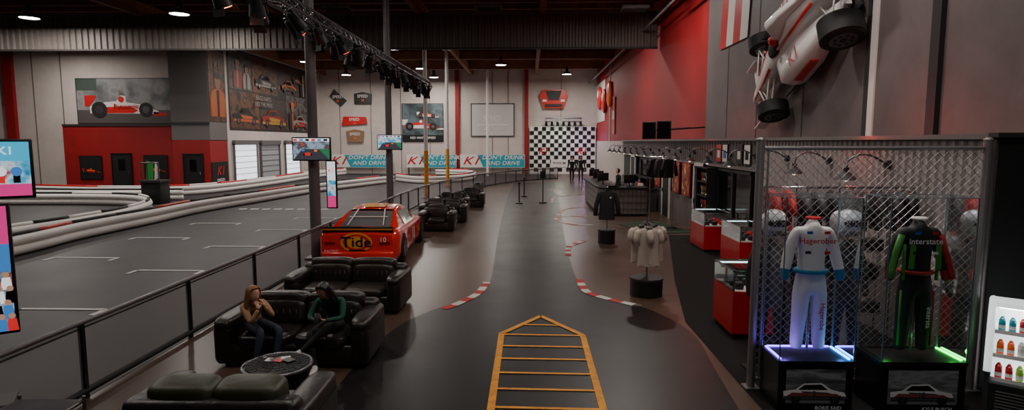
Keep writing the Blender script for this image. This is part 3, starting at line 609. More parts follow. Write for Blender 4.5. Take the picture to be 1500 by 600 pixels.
# ------------------------------------------------------------ reception counter
cnt=mat('tufted_silver',(120,114,112),.3,.3,bump=.3,bscale=10); b=B('reception_counter')
b.bx(3.05,4.5,23,23.8,.1,1.05,cnt); b.bx(2.7,3.4,23.6,29,.1,1.05,cnt); b.cyl((3.1,23.4,.1),(3.1,23.4,1.05),.4,cnt,seg=24)
b.bx(3.0,4.55,22.93,23.85,1.05,1.12,black); b.bx(2.62,3.45,23.5,29.05,1.05,1.12,black); b.cyl((3.1,23.4,1.05),(3.1,23.4,1.12),.47,black,seg=24)
b.bx(3.1,4.45,23.06,23.75,0,.1,black); b.bx(2.76,3.35,23.7,28.9,0,.1,black)
dk2=mat('tuft_line',(60,58,58),.5)
for k in range(9): b.cyl((3.15+k*.16,22.99,.1),(3.15+k*.16+.0,22.99,1.04),.008,dk2,seg=5)
for z in (.3,.55,.8): b.cyl((3.05,22.99,z),(4.5,22.99,z),.008,dk2,seg=5); b.cyl((2.69,23.6,z),(2.69,29,z),.008,dk2,seg=5)
b.done()
for x,y in ((3.9,23.4),(3.05,24.8),(3.05,26.5),(3.05,28.2)):
    b=B('computer_monitor',T((x,y,1.12))@R(200,'Z')); b.box((0,0,.3),(.5,.04,.32),black,bev=.01); b.cyl((0,0,0),(0,0,.2),.025,black); b.box((0,0,.01),(.22,.16,.02),black); b.box((0,-.022,.3),(.44,.005,.26),E('monitor_glow',(120,130,150),.6)); b.done()
b=B('reception_shelf'); b.bx(4.2,5.2,24.5,29,0,.9,dgrey); b.bx(4.15,5.2,24.45,29.05,.9,.95,black); b.bx(4.9,5.2,25,28.8,1.3,1.33,black)
for y in (25,28.8): b.bx(4.9,5.2,y-.02,y+.02,.95,1.3,black)
for k in range(10): b.box((4.6,24.9+k*.42,1.05),(.2,.15,.2),[white,red,grey,black,teal][k%5])
b.done()
# ------------------------------------------------------------ clothing
def garment(b,M,m,w=.42,h=.62,d=.2,sl=.32,trim=None):
    rings=[]
    for t,ww,dd in ((0,.30,.35),(.02,.6,.6),(.06,.92,.8),(.2,.98,1),(.55,.93,.95),(1,1.04,1)):
        rings.append([tuple(M@Vector((w/2*ww*math.copysign(abs(math.cos(a))**.75,math.cos(a)),d/2*dd*math.copysign(abs(math.sin(a))**.75,math.sin(a)),-t*h+.012*math.sin(5*a)*t))) for a in [k*math.pi/10 for k in range(20)]])
    b.loft(rings,m,True)
    for s in (-1,1):
        pts=[M@Vector((s*w*.36,0,-.06*h-.02)),M@Vector((s*w*.48,0,-.12*h-.02)),M@Vector((s*(w*.47+sl*.15),-.01,-.12*h-sl*.5)),M@Vector((s*(w*.47+sl*.2),-.03,-.12*h-sl))]
        b.tube(pts,.075,m,10,taper=[.8,.95,.85,.8])
    if trim: b.ell(M@Vector((0,-d*.1,0)),(.07,.06,.03),trim)
b=B('shirt_display_rack'); x,y=2.2,11.1
b.cyl((x,y,0.007),(x,y,.30),.3,black,seg=32); b.cyl((x,y,.30),(x,y,.34),.31,dgrey,seg=32); b.cyl((x,y,.34),(x,y,1.42),.02,chrome)
wsh=mat('white_cotton',(182,170,158),.85,bump=.3,bscale=12)
for k in range(4):
    a=90*k+15; M=T((x,y,1.3))@R(a,'Z')@T((0,-.14,0))@R(90 if k%2 else 60,'Z'); garment(b,M,wsh,.36,.66,.12,.2,black)
    v=T((x,y,1.36))@R(a,'Z')@Vector((0,-.2,0)); b.cyl((x,y,1.38),v,.01,chrome,seg=6)
garment(b,T((x-.02,y-.24,1.3)),wsh,.4,.7,.13,.2,grey)
b.done()
b=B('polo_mannequin'); x,y=2.2,16.9
b.cyl((x,y,0),(x,y,.36),.24,black,seg=28); b.cyl((x,y,.36),(x,y,.39),.25,dgrey,seg=28); b.cyl((x,y,.39),(x,y,.8),.02,chrome)
garment(b,T((x,y,1.5)),mat('charcoal_cotton',(34,36,38),.85),.44,.82,.24,.62,black); b.cyl((x,y,1.48),(x,y,1.58),.055,black,.05); b.ell((x,y,1.58),(.05,.05,.02),chrome)
b.box((x+.08,y-.13,1.3),(.05,.01,.04),white); b.done()
b=B('jacket_rack'); 
b.cyl((4.05,20.2,2.35),(4.75,19.9,2.35),.015,chrome); 
for (px,py) in ((4.05,20.2),(4.75,19.9)): b.cyl((px,py,0),(px,py,2.35),.018,chrome); b.cyl((px,py,0.013),(px,py,.04),.15,black)
for k in range(3): garment(b,T((4.2+.2*k,20.13-.09*k,2.3))@R(25,'Z'),[black,dgrey,black][k],.42,.62,.14,.5)
b.done()
# ------------------------------------------------------------ skinned figures
def skin(b,V,Ed,col,sub=2):
    me=bpy.data.meshes.new('sk'); me.from_pydata([v[0] for v in V],Ed,[]); o=bpy.data.objects.new('sk',me); S.collection.objects.link(o)
    md=o.modifiers.new('s','SKIN'); md.use_smooth_shade=True
    for i,v in enumerate(V):
        r=v[1]; me.skin_vertices[0].data[i].radius=(r,r) if not isinstance(r,tuple) else r
        me.skin_vertices[0].data[i].use_root=(i==0)
    o.modifiers.new('u','SUBSURF').levels=sub
    bpy.context.view_layer.update(); dg=bpy.context.evaluated_depsgraph_get(); e=o.evaluated_get(dg); m2=e.to_mesh()
    segs=[(Vector(V[a][0]),Vector(V[c][0]),col[k]) for k,(a,c) in enumerate(Ed)]
    def f(p):
        best=None;bd=9e9
        for a,c,m in segs:
            d=c-a; t=max(0,min(1,(p-a).dot(d)/max(d.dot(d),1e-9))); q=(a+d*t-p).length
            if q<bd: bd=q;best=m
        return best
    b.add_mesh(m2,f); e.to_mesh_clear(); bpy.data.objects.remove(o)
def head(b,c,F,s,sk,hair,long=False):
    s=s*1.06
    F=Vector(F).normalized(); q=F.to_track_quat('Y','Z').to_matrix().to_4x4(); X=T(c)@q@Matrix.Diagonal((s,s,s,1))
    def fn(v):
        x,y,z=v
        if z<0: x*=1-.32*z*z; y*=1-.12*z*z
        if y>0: y*=.92
        if y>.5 and abs(x)<.22 and -.35<z<.12: y+=.22*(1-abs(x)/.22)*(1-abs(z+.18)/.3 if abs(z+.18)<.3 else 0)
        if y>.5 and .05<z<.25 and .15<abs(x)<.5: y-=.06
        return Vector((x,y,z))
    b.ell((0,0,0),(.074,.094,.115),sk,X,seg=28,rings=20,fn=fn)
    ew=mat('eye_white',(225,220,215),.3); ed=mat('eye_dark',(35,22,18),.3); lip=mat('lips',(165,80,75),.5)
    for sx in (-1,1):
        P=X@T((sx*.028,.079,.012)); b.ell((0,0,0),(.011,.006,.007),ew,P); b.ell((0,0,0),(.006,.004,.006),ed,P@T((0,.004,0))); b.ell((0,0,0),(.015,.004,.003),hair,P@T((0,.003,.02))); b.ell((0,0,0),(.008,.018,.028),sk,X@T((sx*.075,-.005,-.005)))
    b.ell((0,0,0),(.022,.007,.007),lip,X@T((0,.078,-.058)))
    def hf(v):
        x,y,z=v
        lim=.3 if z<.5 else .3+(z-.5)*1.2
        return Vector((x,min(y,lim),max(z,-.55)))
    b.ell((0,-.012,.02),(.084,.104,.113),hair,X,seg=26,rings=20,fn=hf)
    if long:
        for k in range(40):
            a=math.pi*(-.08+1.16*k/39)+math.pi; x=math.cos(a); y=math.sin(a)
            r=random.uniform(.92,1.06); L=random.uniform(.27,.36)
            pts=[Vector((x*.03,y*.05,.118)),Vector((x*.08*r,y*.095*r+.005,.07)),Vector((x*.092*r,y*.105*r,-.06)),Vector((x*.1*r+random.uniform(-.01,.01),y*.1*r-.01,-.18)),Vector((x*.08*r,y*.085*r-.02,-L))]
            b.tube([X@p for p in spline(pts,3)],.015*s,hair,6,taper=([.5,.8]+[1]*7+[.9,.7,.5,.2])[:13])
def hand(b,w,d,n,s,sk,curl=.5,side=1):
    d=Vector(d).normalized(); n=Vector(n); n=(n-d*n.dot(d)).normalized(); t=d.cross(n)*side; w=Vector(w)
    V=[(w,.022*s),(w+d*.045*s,(.03*s,.016*s)),(w+d*.08*s,(.034*s,.014*s))]; E_=[(0,1),(1,2)]
    skin(b,V,E_,[sk]*2,1)
    for k,(L,off) in enumerate(((.072,.03),(.08,.011),(.074,-.009),(.058,-.028))):
        p=w+d*.07*s+t*off*s; V=[(p,.009*s)]; ang=0
        for f in (.45,.32,.23):
            ang+=curl*.9; dd=(d*math.cos(ang)+n*math.sin(ang)); p=p+dd*L*f*s*1.1; V.append((p,.0085*s*(1-.12*len(V))))
        skin(b,V,[(0,1),(1,2),(2,3)],[sk]*3,1)
    p=w+d*.025*s+t*.018*s; V=[(p,.012*s),(p+(d*.5+t*.8+n*.2)*.03*s,.011*s),(p+(d*.9+t*.85+n*.4)*.05*s,.009*s),(p+(d*1.4+t*.8+n*.7)*.055*s,.007*s)]
    skin(b,V,[(0,1),(1,2),(2,3)],[sk]*3,1)
def person(name,J,s,M_,hairm,face,long,hands,skinm):
    top,bot,shoe=M_; b=B(name)
    V=[(J['pelvis'],(.135*s,.115*s)),(J['waist'],(.112*s,.092*s)),(J['chest'],(.13*s,.1*s)),(J['neck'],.05*s),(J['head'],.045*s)]
    Ed=[(0,1),(1,2),(2,3),(3,4)]; C=[top,top,top,skinm]
    for sd in 'LR':
        i=len(V); V+=[(J['sh'+sd],.06*s),(J['el'+sd],.045*s),(J['wr'+sd],.029*s)]; Ed+=[(2,i),(i,i+1),(i+1,i+2)]; C+=[top]*3
        i=len(V); V+=[(J['hip'+sd],.092*s),(J['kn'+sd],.062*s),(J['an'+sd],.04*s),(J['to'+sd],.036*s)]; Ed+=[(0,i),(i,i+1),(i+1,i+2),(i+2,i+3)]; C+=[bot,bot,bot,shoe]
    skin(b,V,Ed,C)
    hc=Vector(J['headc']); head(b,hc,face,s,skinm,hairm,long)
    for sd in 'LR':
        w=Vector(J['wr'+sd]); hd=hands.get(sd)
        if hd: hand(b,w,hd[0],hd[1],s,skinm,hd[2],1 if sd=='L' else -1)
        a=Vector(J['an'+sd]); t=Vector(J['to'+sd]); dr=t-a; fq=Vector((dr.x,dr.y,dr.z*.6)).to_track_quat('Y','Z').to_matrix().to_4x4()
        b.ell((a+t)/2+Vector((0,0,-.012*s)),(.045*s,.13*s,.042*s),shoe,fq,e=.7)
    return b
skA=mat('skin_fair',(205,155,130),.55); skB=mat('skin_tan',(178,122,94),.55)
blond=mat('blond_hair',(135,90,52),.5,var=.3,scale=30); dark=mat('dark_hair',(26,20,18),.4)
tanw=mat('tan_knit',(165,126,92),.9,bump=.4,bscale=60); jean=mat('dark_denim',(36,42,60),.8); grn=mat('dark_green_knit',(16,74,58),.85,bump=.3,bscale=50); blktr=mat('black_trousers',(20,20,22),.8); wsho=mat('white_sneaker',(215,212,208),.5); bsho=mat('black_boot',(22,20,20),.5)
J=dict(pelvis=(-3.6,7.56,.5),waist=(-3.58,7.5,.61),chest=(-3.53,7.4,.73),neck=(-3.49,7.32,.85),head=(-3.47,7.3,.89),headc=(-3.445,7.27,.95),
 shL=(-3.42,7.48,.81),elL=(-3.26,7.38,.64),wrL=(-3.31,7.28,.79), shR=(-3.58,7.25,.81),elR=(-3.42,7.12,.63),wrR=(-3.34,7.16,.79),
 hipL=(-3.52,7.58,.49),knL=(-3.12,7.24,.51),anL=(-3.12,7.08,.1),toL=(-3.03,6.98,.055), hipR=(-3.6,7.45,.49),knR=(-3.32,7.16,.5),anR=(-3.36,7.04,.1),toR=(-3.27,6.94,.055))
b=person('seated_woman_in_tan_sweater',J,.86,(tanw,jean,bsho),blond,(.85,-.5,-.15),True,{'L':((-.35,.0,1),(-.6,-.2,.2),.35),'R':((-.3,.25,1),(-.5,.4,.2),.4)},skA); b.done()
J=dict(pelvis=(-2.53,7.62,.5),waist=(-2.53,7.57,.63),chest=(-2.53,7.46,.77),neck=(-2.54,7.37,.9),head=(-2.55,7.34,.94),headc=(-2.56,7.29,.99),
 shL=(-2.38,7.47,.84),elL=(-2.34,7.3,.65),wrL=(-2.5,7.15,.66), shR=(-2.69,7.47,.84),elR=(-2.76,7.31,.65),wrR=(-2.65,7.14,.67),
 hipL=(-2.45,7.6,.49),knL=(-2.5,7.2,.56),anL=(-2.76,6.98,.32),toL=(-2.86,6.88,.28), hipR=(-2.61,7.6,.49),knR=(-2.72,7.18,.47),anR=(-2.62,7.06,.1),toR=(-2.61,6.92,.055))
b=person('seated_woman_in_green_sweater',J,.86,(grn,blktr,wsho),dark,(-.25,-.75,-.5),True,{'L':((-.75,-.5,.35),(-.3,.1,1),.7),'R':((.6,-.5,.35),(.2,.2,1),.7)},skB)
b.box((-2.58,7.06,.71),(.07,.012,.13),black,R(-35,'X'),bev=.004); b.done()
def walker(name,x,y,h,face,top,bot,skm,st=.16):
    s=h/1.72; f=Vector(face).normalized(); r=Vector((f.y,-f.x,0))
    def p(a,c,z): v=Vector((x,y,0))+r*a*s+f*c*s; return (v.x,v.y,z*s)
    J=dict(pelvis=p(0,0,.95),waist=p(0,0,1.1),chest=p(0,0,1.3),neck=p(0,.01,1.46),head=p(0,.02,1.52),headc=p(0,.03,1.61),
     shR=p(.19,0,1.4),elR=p(.25,-.06,1.12),wrR=p(.26,.05,.88),shL=p(-.19,0,1.4),elL=p(-.25,.02,1.12),wrL=p(-.26,.14,.9),
     hipR=p(.09,0,.9),knR=p(.1,.08+st*.3,.5),anR=p(.1,st,.1),toR=p(.11,st+.16,.05),hipL=p(-.09,0,.9),knL=p(-.1,-.02,.5),anL=p(-.1,-st*1.3,.12),toL=p(-.11,-st*1.3+.16,.05))
    person(name,J,s,(top,bot,bsho),dark,face,False,{'L':(-Vector((0,0,1))+f*.2,(f+r*.5),.3),'R':(-Vector((0,0,1))+f*.1,(f-r*.5),.3)},skm).done()
walker('walking_man',2.95,41.5,1.78,(.1,-1,0),mat('black_tee',(22,22,24),.8),blktr,skA)
walker('walking_man',3.65,42.5,1.85,(-.1,-1,0),mat('dark_tee',(36,36,40),.8),jean,skB,-.14)
walker('receptionist',4.0,27,1.65,(-1,-.3,0),mat('black_tee',(22,22,24),.8),blktr,skA,.03)
# ------------------------------------------------------------ chain link partition, suit display cases
galv=mat('galvanised_steel',(145,138,138),.4,.7)
b=B('chain_link_partition'); xa,xb,y,zb,zt=2.58,5.06,6.8,.12,2.78
for x in (xa,xb): b.cyl((x,y,0.012),(x,y,2.87),.045,galv,seg=16); b.ell((x,y,2.87),(.05,.05,.03),galv); b.box((x,y,.022),(.16,.16,.02),galv)
b.cyl((xb+.12,y+.1,0.012),(xb+.12,y+.1,2.87),.04,galv,seg=14)
for z in (zb,zt): b.cyl((xa,y,z),(xb,y,z),.022,galv,seg=10)
b.cyl((xa+.09,y,zb),(xa+.09,y,zt),.012,galv,seg=8)
p_=.095; W=xb-xa; Hh=zt-zb; k=-Hh
while k<W:
    x0=max(k,0); z0=x0-k; x1=min(k+Hh,W); z1=x1-k
    if x1>x0:
        b.cyl((xa+x0,y-.004,zb+z0),(xa+x1,y-.004,zb+z1),.0038,galv,seg=4,cap=False); b.cyl((xb-x0,y+.004,zb+z0),(xb-x1,y+.004,zb+z1),.0038,galv,seg=4,cap=False)
    k+=p_
b.done()
led_v=mat('led_violet',(120,90,255),.4,emis=9); led_b=mat('led_blue',(60,160,255),.4,emis=12); led_g=mat('led_green',(60,255,90),.4,emis=8)
basem=mat('display_base_black',(14,14,15),.3); acr=mat('acrylic_edge',(110,120,125),.2)
ph1=picmat('photo_print_grey',[(46,46,48),(84,84,86),(128,128,130),(62,62,64)],2.5,rough=.4,stretch=(1,1,5)); ph_road=mat('photo_road',(104,104,106),.5)
def suitcase(x0,x1,txt,leds,num,picc,es):
    w=x1-x0; cx=(x0+x1)/2; y0,y1=6.2,6.68
    b=B('racing_suit_display_case'); b.bx(x0,x1,y0,y1,0.012,.52,basem); b.bx(x0-.01,x1+.01,y0-.01,y1+.01,.52,.56,black)
    zt=2.28
    for X_,Y_ in ((x0,y0),(x1,y0),(x0,y1),(x1,y1)): b.box((X_+(.005 if X_==x0 else -.005),Y_+(.005 if Y_==y0 else -.005),(zt+.56)/2),(.01,.01,zt-.56),acr)
    for Y_ in (y0,y1): b.box((cx,Y_,zt),(w,.01,.01),acr)
    for X_ in (x0,x1): b.box((X_,(y0+y1)/2,zt),(.01,y1-y0,.01),acr)
    b.poly([(x0,y0,.56),(x1,y0,.56),(x1,y0,zt),(x0,y0,zt)],glass); b.poly([(x0,y1,.56),(x0,y0,.56),(x0,y0,zt),(x0,y1,zt)],glass); b.poly([(x1,y0,.56),(x1,y1,.56),(x1,y1,zt),(x1,y0,zt)],glass); b.poly([(x0,y0,zt),(x1,y0,zt),(x1,y1,zt),(x0,y1,zt)],glass)
    t=B('tmp',FR(x0,y0-.004,0)); X=t.M
    t.rect(.08,.1,w-.08,.47,.002,ph1); t.flat([(.08,.1),(w-.08,.1),(w-.08,.2),(.08,.16)],.004,ph_road)
    stockpic(t,w/2,.12,.3,.008,picc,mat('print_dark',(60,62,68),.5),num)
    t.flat([(w/2-.3,.18),(w/2+.28,.18),(w/2+.2,.21),(w/2-.25,.22)],.013,mat('print_red',(120,60,58),.5))
    for f in t.bm.faces: b.faces([tuple(X@v.co) for v in f.verts],[list(range(len(f.verts)))],t.ms[f.material_index])
    t.bm.free()
    b.text(txt,w*.68,.05,.055,.008,white,X=X)
    for X_,m in ((x0+.03,leds[0]),(x1-.03,leds[1])): b.box((X_,(y0+y1)/2,.567),(.02,y1-y0-.08,.012),m)
    b.box((cx,y1-.03,.567),(w-.1,.02,.012),leds[0])
    o=b.done(); light('case_light','POINT',((x0+.1),y0+.1,.64),es,tuple(lin(leds[2])[:3]),.03,parent=o); light('case_light','POINT',((x1-.08),y0+.1,.64),es,tuple(lin(leds[3])[:3]),.03,parent=o)
    return cx,(y0+y1)/2
c1=suitcase(2.64,3.42,'BORIS SAID',(led_v,led_b,(140,110,255),(90,150,255)),'3',white,1.3)
c2=suitcase(3.7,4.58,'KYLE BUSCH',(blk2,led_g,(60,255,90),(60,255,90)),'18',mat('print_white',(205,205,205),.5),.4)
def suit(name,cx,cy,main,sleeve,cuff,leg,ttl,tcol,belt):
    z0=.575; b=B(name)
    def p(a,c,z): return (cx+a,cy+c,z0+z)
    V=[(p(0,0,.8),(.15,.11)),(p(0,0,.95),(.14,.1)),(p(0,0,1.2),(.165,.115)),(p(0,0,1.37),(.1,.08)),(p(0,0,1.47),(.058,.058))]; Ed=[(0,1),(1,2),(2,3),(3,4)]; C=[main,main,main,main]
    for s in (-1,1):
        i=len(V); V+=[(p(s*.17,0,1.34),.07),(p(s*.24,.0,1.1),.062),(p(s*.285,-.03,.92),.055),(p(s*.3,-.05,.8),.045)]; Ed+=[(2,i),(i,i+1),(i+1,i+2),(i+2,i+3)]; C+=[main,sleeve,sleeve,cuff or sleeve]
        i=len(V); V+=[(p(s*.085,0,.72),.105),(p(s*.105,-.01,.4),.082),(p(s*.12,0,.1),.068),(p(s*.12,-.02,.03),.062)]; Ed+=[(0,i),(i,i+1),(i+1,i+2),(i+2,i+3)]; C+=[main,leg,leg,leg]
    skin(b,V,Ed,C)
    b.tube([p(.158*math.cos(t*math.pi/12),.125*math.sin(t*math.pi/12),.9) for t in range(24)],.022,belt,6,closed=True)
    b.tube([p(.065*math.cos(t*math.pi/8),.06*math.sin(t*math.pi/8),1.47) for t in range(16)],.016,tcol,6,closed=True)
    X=FR(cx,cy-.135,z0); b.text(ttl,0,1.24,.085,.0,tcol,X=X,sx=1.05); 
    b.text(ttl[:8],0,0,.075,0,tcol,X=FR(cx+.1,cy-.105,z0+.42)@R(-90,'Z')); 
    for i,(ax,az,m) in enumerate(((-.09,1.33,blue),(.09,1.33,red),(.1,1.12,tcol),(-.1,1.12,black))): b.poly([tuple(X@Vector(q)) for q in ((ax-.03,az-.015,.005),(ax+.03,az-.015,.005),(ax+.03,az+.015,.005),(ax-.03,az+.015,.005))],m)
    b.cyl(p(0,0,.55),p(0,0,.0),.015,chrome); return b
wsuit=mat('white_nomex',(228,226,226),.7,bump=.35,bscale=10); tealc=mat('teal_nomex',(10,120,155),.7)
suit('white_racing_suit',*c1,wsuit,wsuit,tealc,wsuit,'Hagerober',mat('suit_red',(190,20,30),.6),tealc).done()
bsuit=mat('black_nomex',(16,16,18),.7,bump=.3,bscale=10); gsl=mat('green_nomex',(56,130,40),.6); rsl=mat('red_nomex',(160,20,22),.6)
b=suit('black_racing_suit',*c2,bsuit,bsuit,rsl,bsuit,'interstate',white,rsl)
cx,cy=c2; X=FR(cx,cy-.14,.575)
for s in (-1,1):
    b.poly([tuple(X@Vector((s*q[0],q[1],.0))) for q in ((.17,.95),(.11,.95),(.1,1.2),(.16,1.22))],gsl)
    b.tube([(cx+s*.175,cy-.07,.575+z) for z in (.82,.95,1.1,1.2)],.02,gsl,6); b.tube([(cx+s*.17,cy-.05,.575+z) for z in (.1,.4,.7)],.014,gsl if s<0 else rsl,6)
    b.tube([(cx+s*q[0],cy-.03+q[1],.575+q[2]) for q in ((.2,-.02,1.3),(.26,-.03,1.1),(.31,-.06,.92),(.32,-.07,.84))],.035,rsl if s>0 else gsl,6)
b.done()
def helmetman(x,y,hc,body):
    b=B('helmet_mannequin')
    def p(a,c,z): return (x+a,y+c,z*1.06)
    V=[(p(0,0,.95),(.15,.11)),(p(0,0,1.15),(.14,.1)),(p(0,0,1.38),(.17,.12)),(p(0,0,1.52),.07),(p(0,0,1.6),.06)]; Ed=[(0,1),(1,2),(2,3),(3,4)]
    for s in (-1,1):
        i=len(V); V+=[(p(s*.2,0,1.45),.07),(p(s*.27,0,1.18),.055),(p(s*.28,-.06,.92),.04)]; Ed+=[(2,i),(i,i+1),(i+1,i+2)]
        i=len(V); V+=[(p(s*.1,0,.88),.1),(p(s*.12,0,.5),.075),(p(s*.13,0,.1),.05),(p(s*.13,-.14,.05),.045)]; Ed+=[(0,i),(i,i+1),(i+1,i+2),(i+2,i+3)]
    skin(b,V,Ed,[body]*len(Ed))
    b.ell(p(0,0,1.77),(.15,.17,.165),hc,seg=24,rings=16,e=.9); b.ell(p(0,-.07,1.78),(.125,.125,.05),darkglass,e=.7); b.box(p(0,-.15,1.67),(.15,.05,.06),dgrey,bev=.015)
    b.box((x,y,.022),(.5,.45,.02),black); b.done()
helmetman(2.97,7.3,mat('helmet_silver',(185,187,190),.25,coat=.6),bsuit); helmetman(3.8,7.3,mat('helmet_grey',(160,162,166),.25,coat=.6),bsuit)
b=B('merchandise_shelving'); x0,x1,y=3.9,5.12,8.5
for x in (x0,x0+.62,x1):
    for yy in (y,y+.35): b.cyl((x,yy,.01),(x,yy,2.25),.012,chrome,seg=8)
for z in (.4,.85,1.3,1.75,2.2):
    for k in range(5): b.cyl((x0,y+k*.0875,z),(x1,y+k*.0875,z),.006,chrome,seg=5)
random.seed(3)
for z in (.4,.85,1.3,1.75):
    for k in range(5):
        x=x0+.14+k*.225; c=random.choice([black,dgrey,black,dgrey,grey,blk2,grey])
        if (k+int(z*10))%3==0: b.ell((x,y+.17,z+.14),(.1,.13,.13),c,seg=14,rings=8)
        else: b.box((x,y+.17,z+.09),(.19,.26,.16),c,bev=.02)
b.done()
b=B('hanging_shirts'); b.cyl((3.15,8.1,2.25),(5.12,8.1,2.25),.014,chrome)
for x in (3.15,5.12): b.cyl((x,8.1,.01),(x,8.1,2.25),.016,chrome)
for k in range(10): garment(b,T((3.27+k*.195,8.1,2.2))@R(75,'Z'),[rsl,rsl,dgrey,dgrey,blk2,dgrey,black,blk2,dgrey,black,grey][k],.42,.5,.1,.25)
b.done()
light('cage_light','SPOT',(3.9,7.4,2.8),34,(1,.9,.85),.1,spot=140)
light('red_wall_light','POINT',(5.1,9.4,3.15),16,(1,.1,.08),.08)
light('red_wall_light','POINT',(5.0,17.5,3.3),14,(1,.1,.08),.08)
light('suit_light','SPOT',(3.0,5.0,4.6),75,(.95,.97,1),.15,R(22,'X'),spot=60)
light('suit_light','SPOT',(4.2,5.0,4.6),45,(.95,.97,1),.15,R(22,'X'),spot=60)
p=(2.5,24,8); light('wall_fill_light','SPOT',p,190,(1,.85,.78),.2,aim(p,(6,26,5)),spot=110)  # fill spots without fixtures, added to brighten the right wall
p=(2.6,9,7.6); light('wall_fill_light','SPOT',p,110,(1,.88,.82),.2,aim(p,(6,12.5,5)),spot=80)
b=B('wall_right_near'); b.bx(5.25,12,6.9,7.0,0,2.9,mat('near_black_wall',(16,15,16),.7)); b.bx(5.2,12,6.85,7.0,2.9,2.95,dgrey); b.done()
# open-front drinks cooler, curved profile, front faces local -Y
b=B('drinks_cooler',T((5.45,6.02,0))@R(-38,'Z')@Matrix.Diagonal((1,1,.92,1)))
prof=[(.36,0),(.36,1.2),(.2,1.25),(-.02,1.2),(-.22,1.04),(-.34,.8),(-.38,.55),(-.38,0)]
cw=mat('cooler_white',(222,228,230),.3,emis=.9); w=1.3
for x in (-w/2,w/2-.04):
    b.loft([[(x,p[0],p[1]) for p in prof],[(x+.04,p[0],p[1]) for p in prof]],dgrey,True,False)
    b.tube([(x+.02,p[0],p[1]) for p in spline([(0,q[0],q[1]) for q in prof[1:7]],4) for p in [(p.y,p.z)]],.034,cw,8)
b.bx(-w/2+.04,w/2-.04,.3,.36,0,1.2,cw); b.bx(-w/2+.04,w/2-.04,-.38,.3,0.01,.42,blk2); b.bx(-w/2+.04,w/2-.04,-.0,.34,1.2,1.25,cw)
for k in range(9): b.box((0,-.385,.06+k*.035),(w-.2,.01,.012),grey)
for z,yy in ((.45,-.34),(.7,-.26),(.94,-.14)): b.bx(-w/2+.05,w/2-.05,yy,.3,z,z+.015,cw); b.bx(-w/2+.05,w/2-.05,yy-.005,yy,z-.01,z+.035,white)
for z,yy in ((.465,-.34),(.715,-.26),(.955,-.14)):
    for k in range(14):
        for r_ in range(2):
            c=[green,orange,white,teal,red,mat('bottle_lime',(150,200,60),.3)][(k//2+int(z*10))%6]; x=-w/2+.11+k*.085; y=yy+.06+r_*.12
            b.cyl((x,y,z),(x,y,z+.1),.03,c,seg=10); b.cyl((x,y,z+.1),(x,y,z+.14),.028,c,.012,seg=10); b.cyl((x,y,z+.03),(x,y,z+.07),.031,white,seg=10)
b.box((0,.1,1.185),(w-.15,.03,.02),lamp_e); o=b.done(); light('cooler_light','POINT',o.matrix_world@Vector((0,-.05,1.12)),12,(.85,1,.97),.05,parent=o)
# ------------------------------------------------------------ formula car on wall
fx=Vector((0,.908,-.42)); fz=Vector((-1,0,0)); fy=fz.cross(fx)
M=Matrix((( fx.x,fy.x,fz.x,5.58),(fx.y,fy.y,fz.y,13.0),(fx.z,fy.z,fz.z,5.02),(0,0,0,1)))@Matrix.Scale(1.1,4)
b=B('wall_mounted_formula_car',M); fw=mat('formula_white',(225,220,218),.3,coat=.5); fr=mat('formula_red',(180,18,26),.3,coat=.5)
def sec(x,w,zb,zt,n=16,e=.7): return [(x,w*math.copysign(abs(math.cos(a))**e,math.cos(a)),(zb+zt)/2+(zt-zb)/2*math.copysign(abs(math.sin(a))**e,math.sin(a))) for a in [2*math.pi*k/n for k in range(n)]]
b.loft([sec(2.45,.07,-.14,-.04),sec(2.2,.11,-.15,.02),sec(1.5,.17,-.2,.14),sec(.8,.27,-.24,.28),(sec(.2,.32,-.25,.32)),sec(-.3,.32,-.25,.42),sec(-.7,.25,-.25,.5),sec(-1.3,.16,-.24,.32),sec(-1.9,.12,-.22,.1)],fw)
b.loft([sec(-.05,.1,.28,.5),sec(-.35,.13,.3,.74),sec(-.7,.1,.3,.68),sec(-1.4,.04,.25,.4)],fw)
b.ell((-.03,0,.62),(.03,.09,.07),blk2)
b.ell((.24,0,.3),(.36,.22,.07),blk2); b.ell((.12,0,.37),(.12,.11,.12),fr)
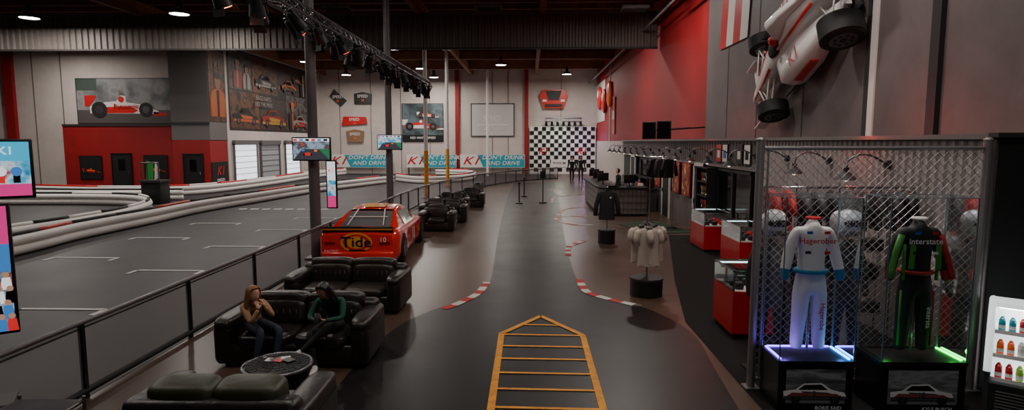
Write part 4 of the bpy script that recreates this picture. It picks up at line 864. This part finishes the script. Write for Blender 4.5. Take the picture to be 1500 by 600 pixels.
for s in (-1,1):
    b.loft([[(x,s*(.3+yy*w_),zz*h_-.22) for yy,zz in ((0,0),(1,0),(1.05,.5),(.9,1),(0,1.1))] for x,w_,h_ in ((.55,.4,.38),(.35,.46,.44),(-.4,.46,.42),(-1.2,.2,.24),(-1.5,.08,.14))],fw)
    b.box((.56,s*.5,-.05),(.02,.3,.28),blk2); b.box((-.1,s*.785,-.02),(.7,.02,.16),fr)
    b.tube([(.1,s*.2,.34),(-.5,s*.24,.36),(-1.2,s*.14,.28)],.03,fr,8); b.tube([(2.3,s*.07,-.02),(1.5,s*.13,.1),(.8,s*.2,.24)],.025,fr,8)
    for xw,r,w_,tr in ((1.43,.31,.3,.8),(-1.43,.35,.4,.84)):
        wheel(b,(xw,s*tr,0),r,w_,steel)
        for dx,dz in ((.35,.02),(-.3,.02),(.3,.12),(-.25,.12)): b.cyl((xw+dx,s*.18,dz-.02),(xw,s*(tr-w_/2),dz),.016,fw,seg=6)
    b.box((2.2,s*.72,-.1),(.5,.02,.24),fw); b.box((-2.0,s*.42,.3),(.55,.02,.55),fw)
b.box((2.25,0,-.16),(.4,1.44,.025),fw); b.box((2.12,0,-.1),(.14,1.4,.02),fr,R(15,'Y'))
b.box((-2.05,0,.5),(.3,.84,.03),fw,R(12,'Y')); b.box((-1.9,0,.4),(.2,.84,.02),fr); b.box((-.2,0,-.26),(3.0,1.1,.03),black)
b.text('K1',-.2,.54,.36,.235,fr,rot=180); b.text('K1',-.2,-.54,.36,.235,fr,rot=180)
for y in (-.3,.3): b.cyl((0,y,-.27),(0,y,-.36),.04,black)
b.done()
b=B('striped_wall_banner',FX(5.97,19.4,5.7))
for k in range(4): b.flat([(k*.6,0),(k*.6+.6,0),(k*.6+1.0,3.7),(k*.6+.4,3.7)],.01+.001*k,[red,white][k%2])
b.done()
# ------------------------------------------------------------ world + camera
w=bpy.data.worlds.new('World'); S.world=w; w.use_nodes=True; w.node_tree.nodes['Background'].inputs[0].default_value=(.5,.5,.55,1); w.node_tree.nodes['Background'].inputs[1].default_value=.05
c=bpy.data.cameras.new('Camera'); c.sensor_width=36; c.lens=880*36/1500; c.clip_end=200; c.clip_start=.05
o=bpy.data.objects.new('Camera',c); S.collection.objects.link(o); o.location=(0,0,2.85); o.rotation_euler=(math.radians(84),0,math.radians(1.62)); S.camera=o
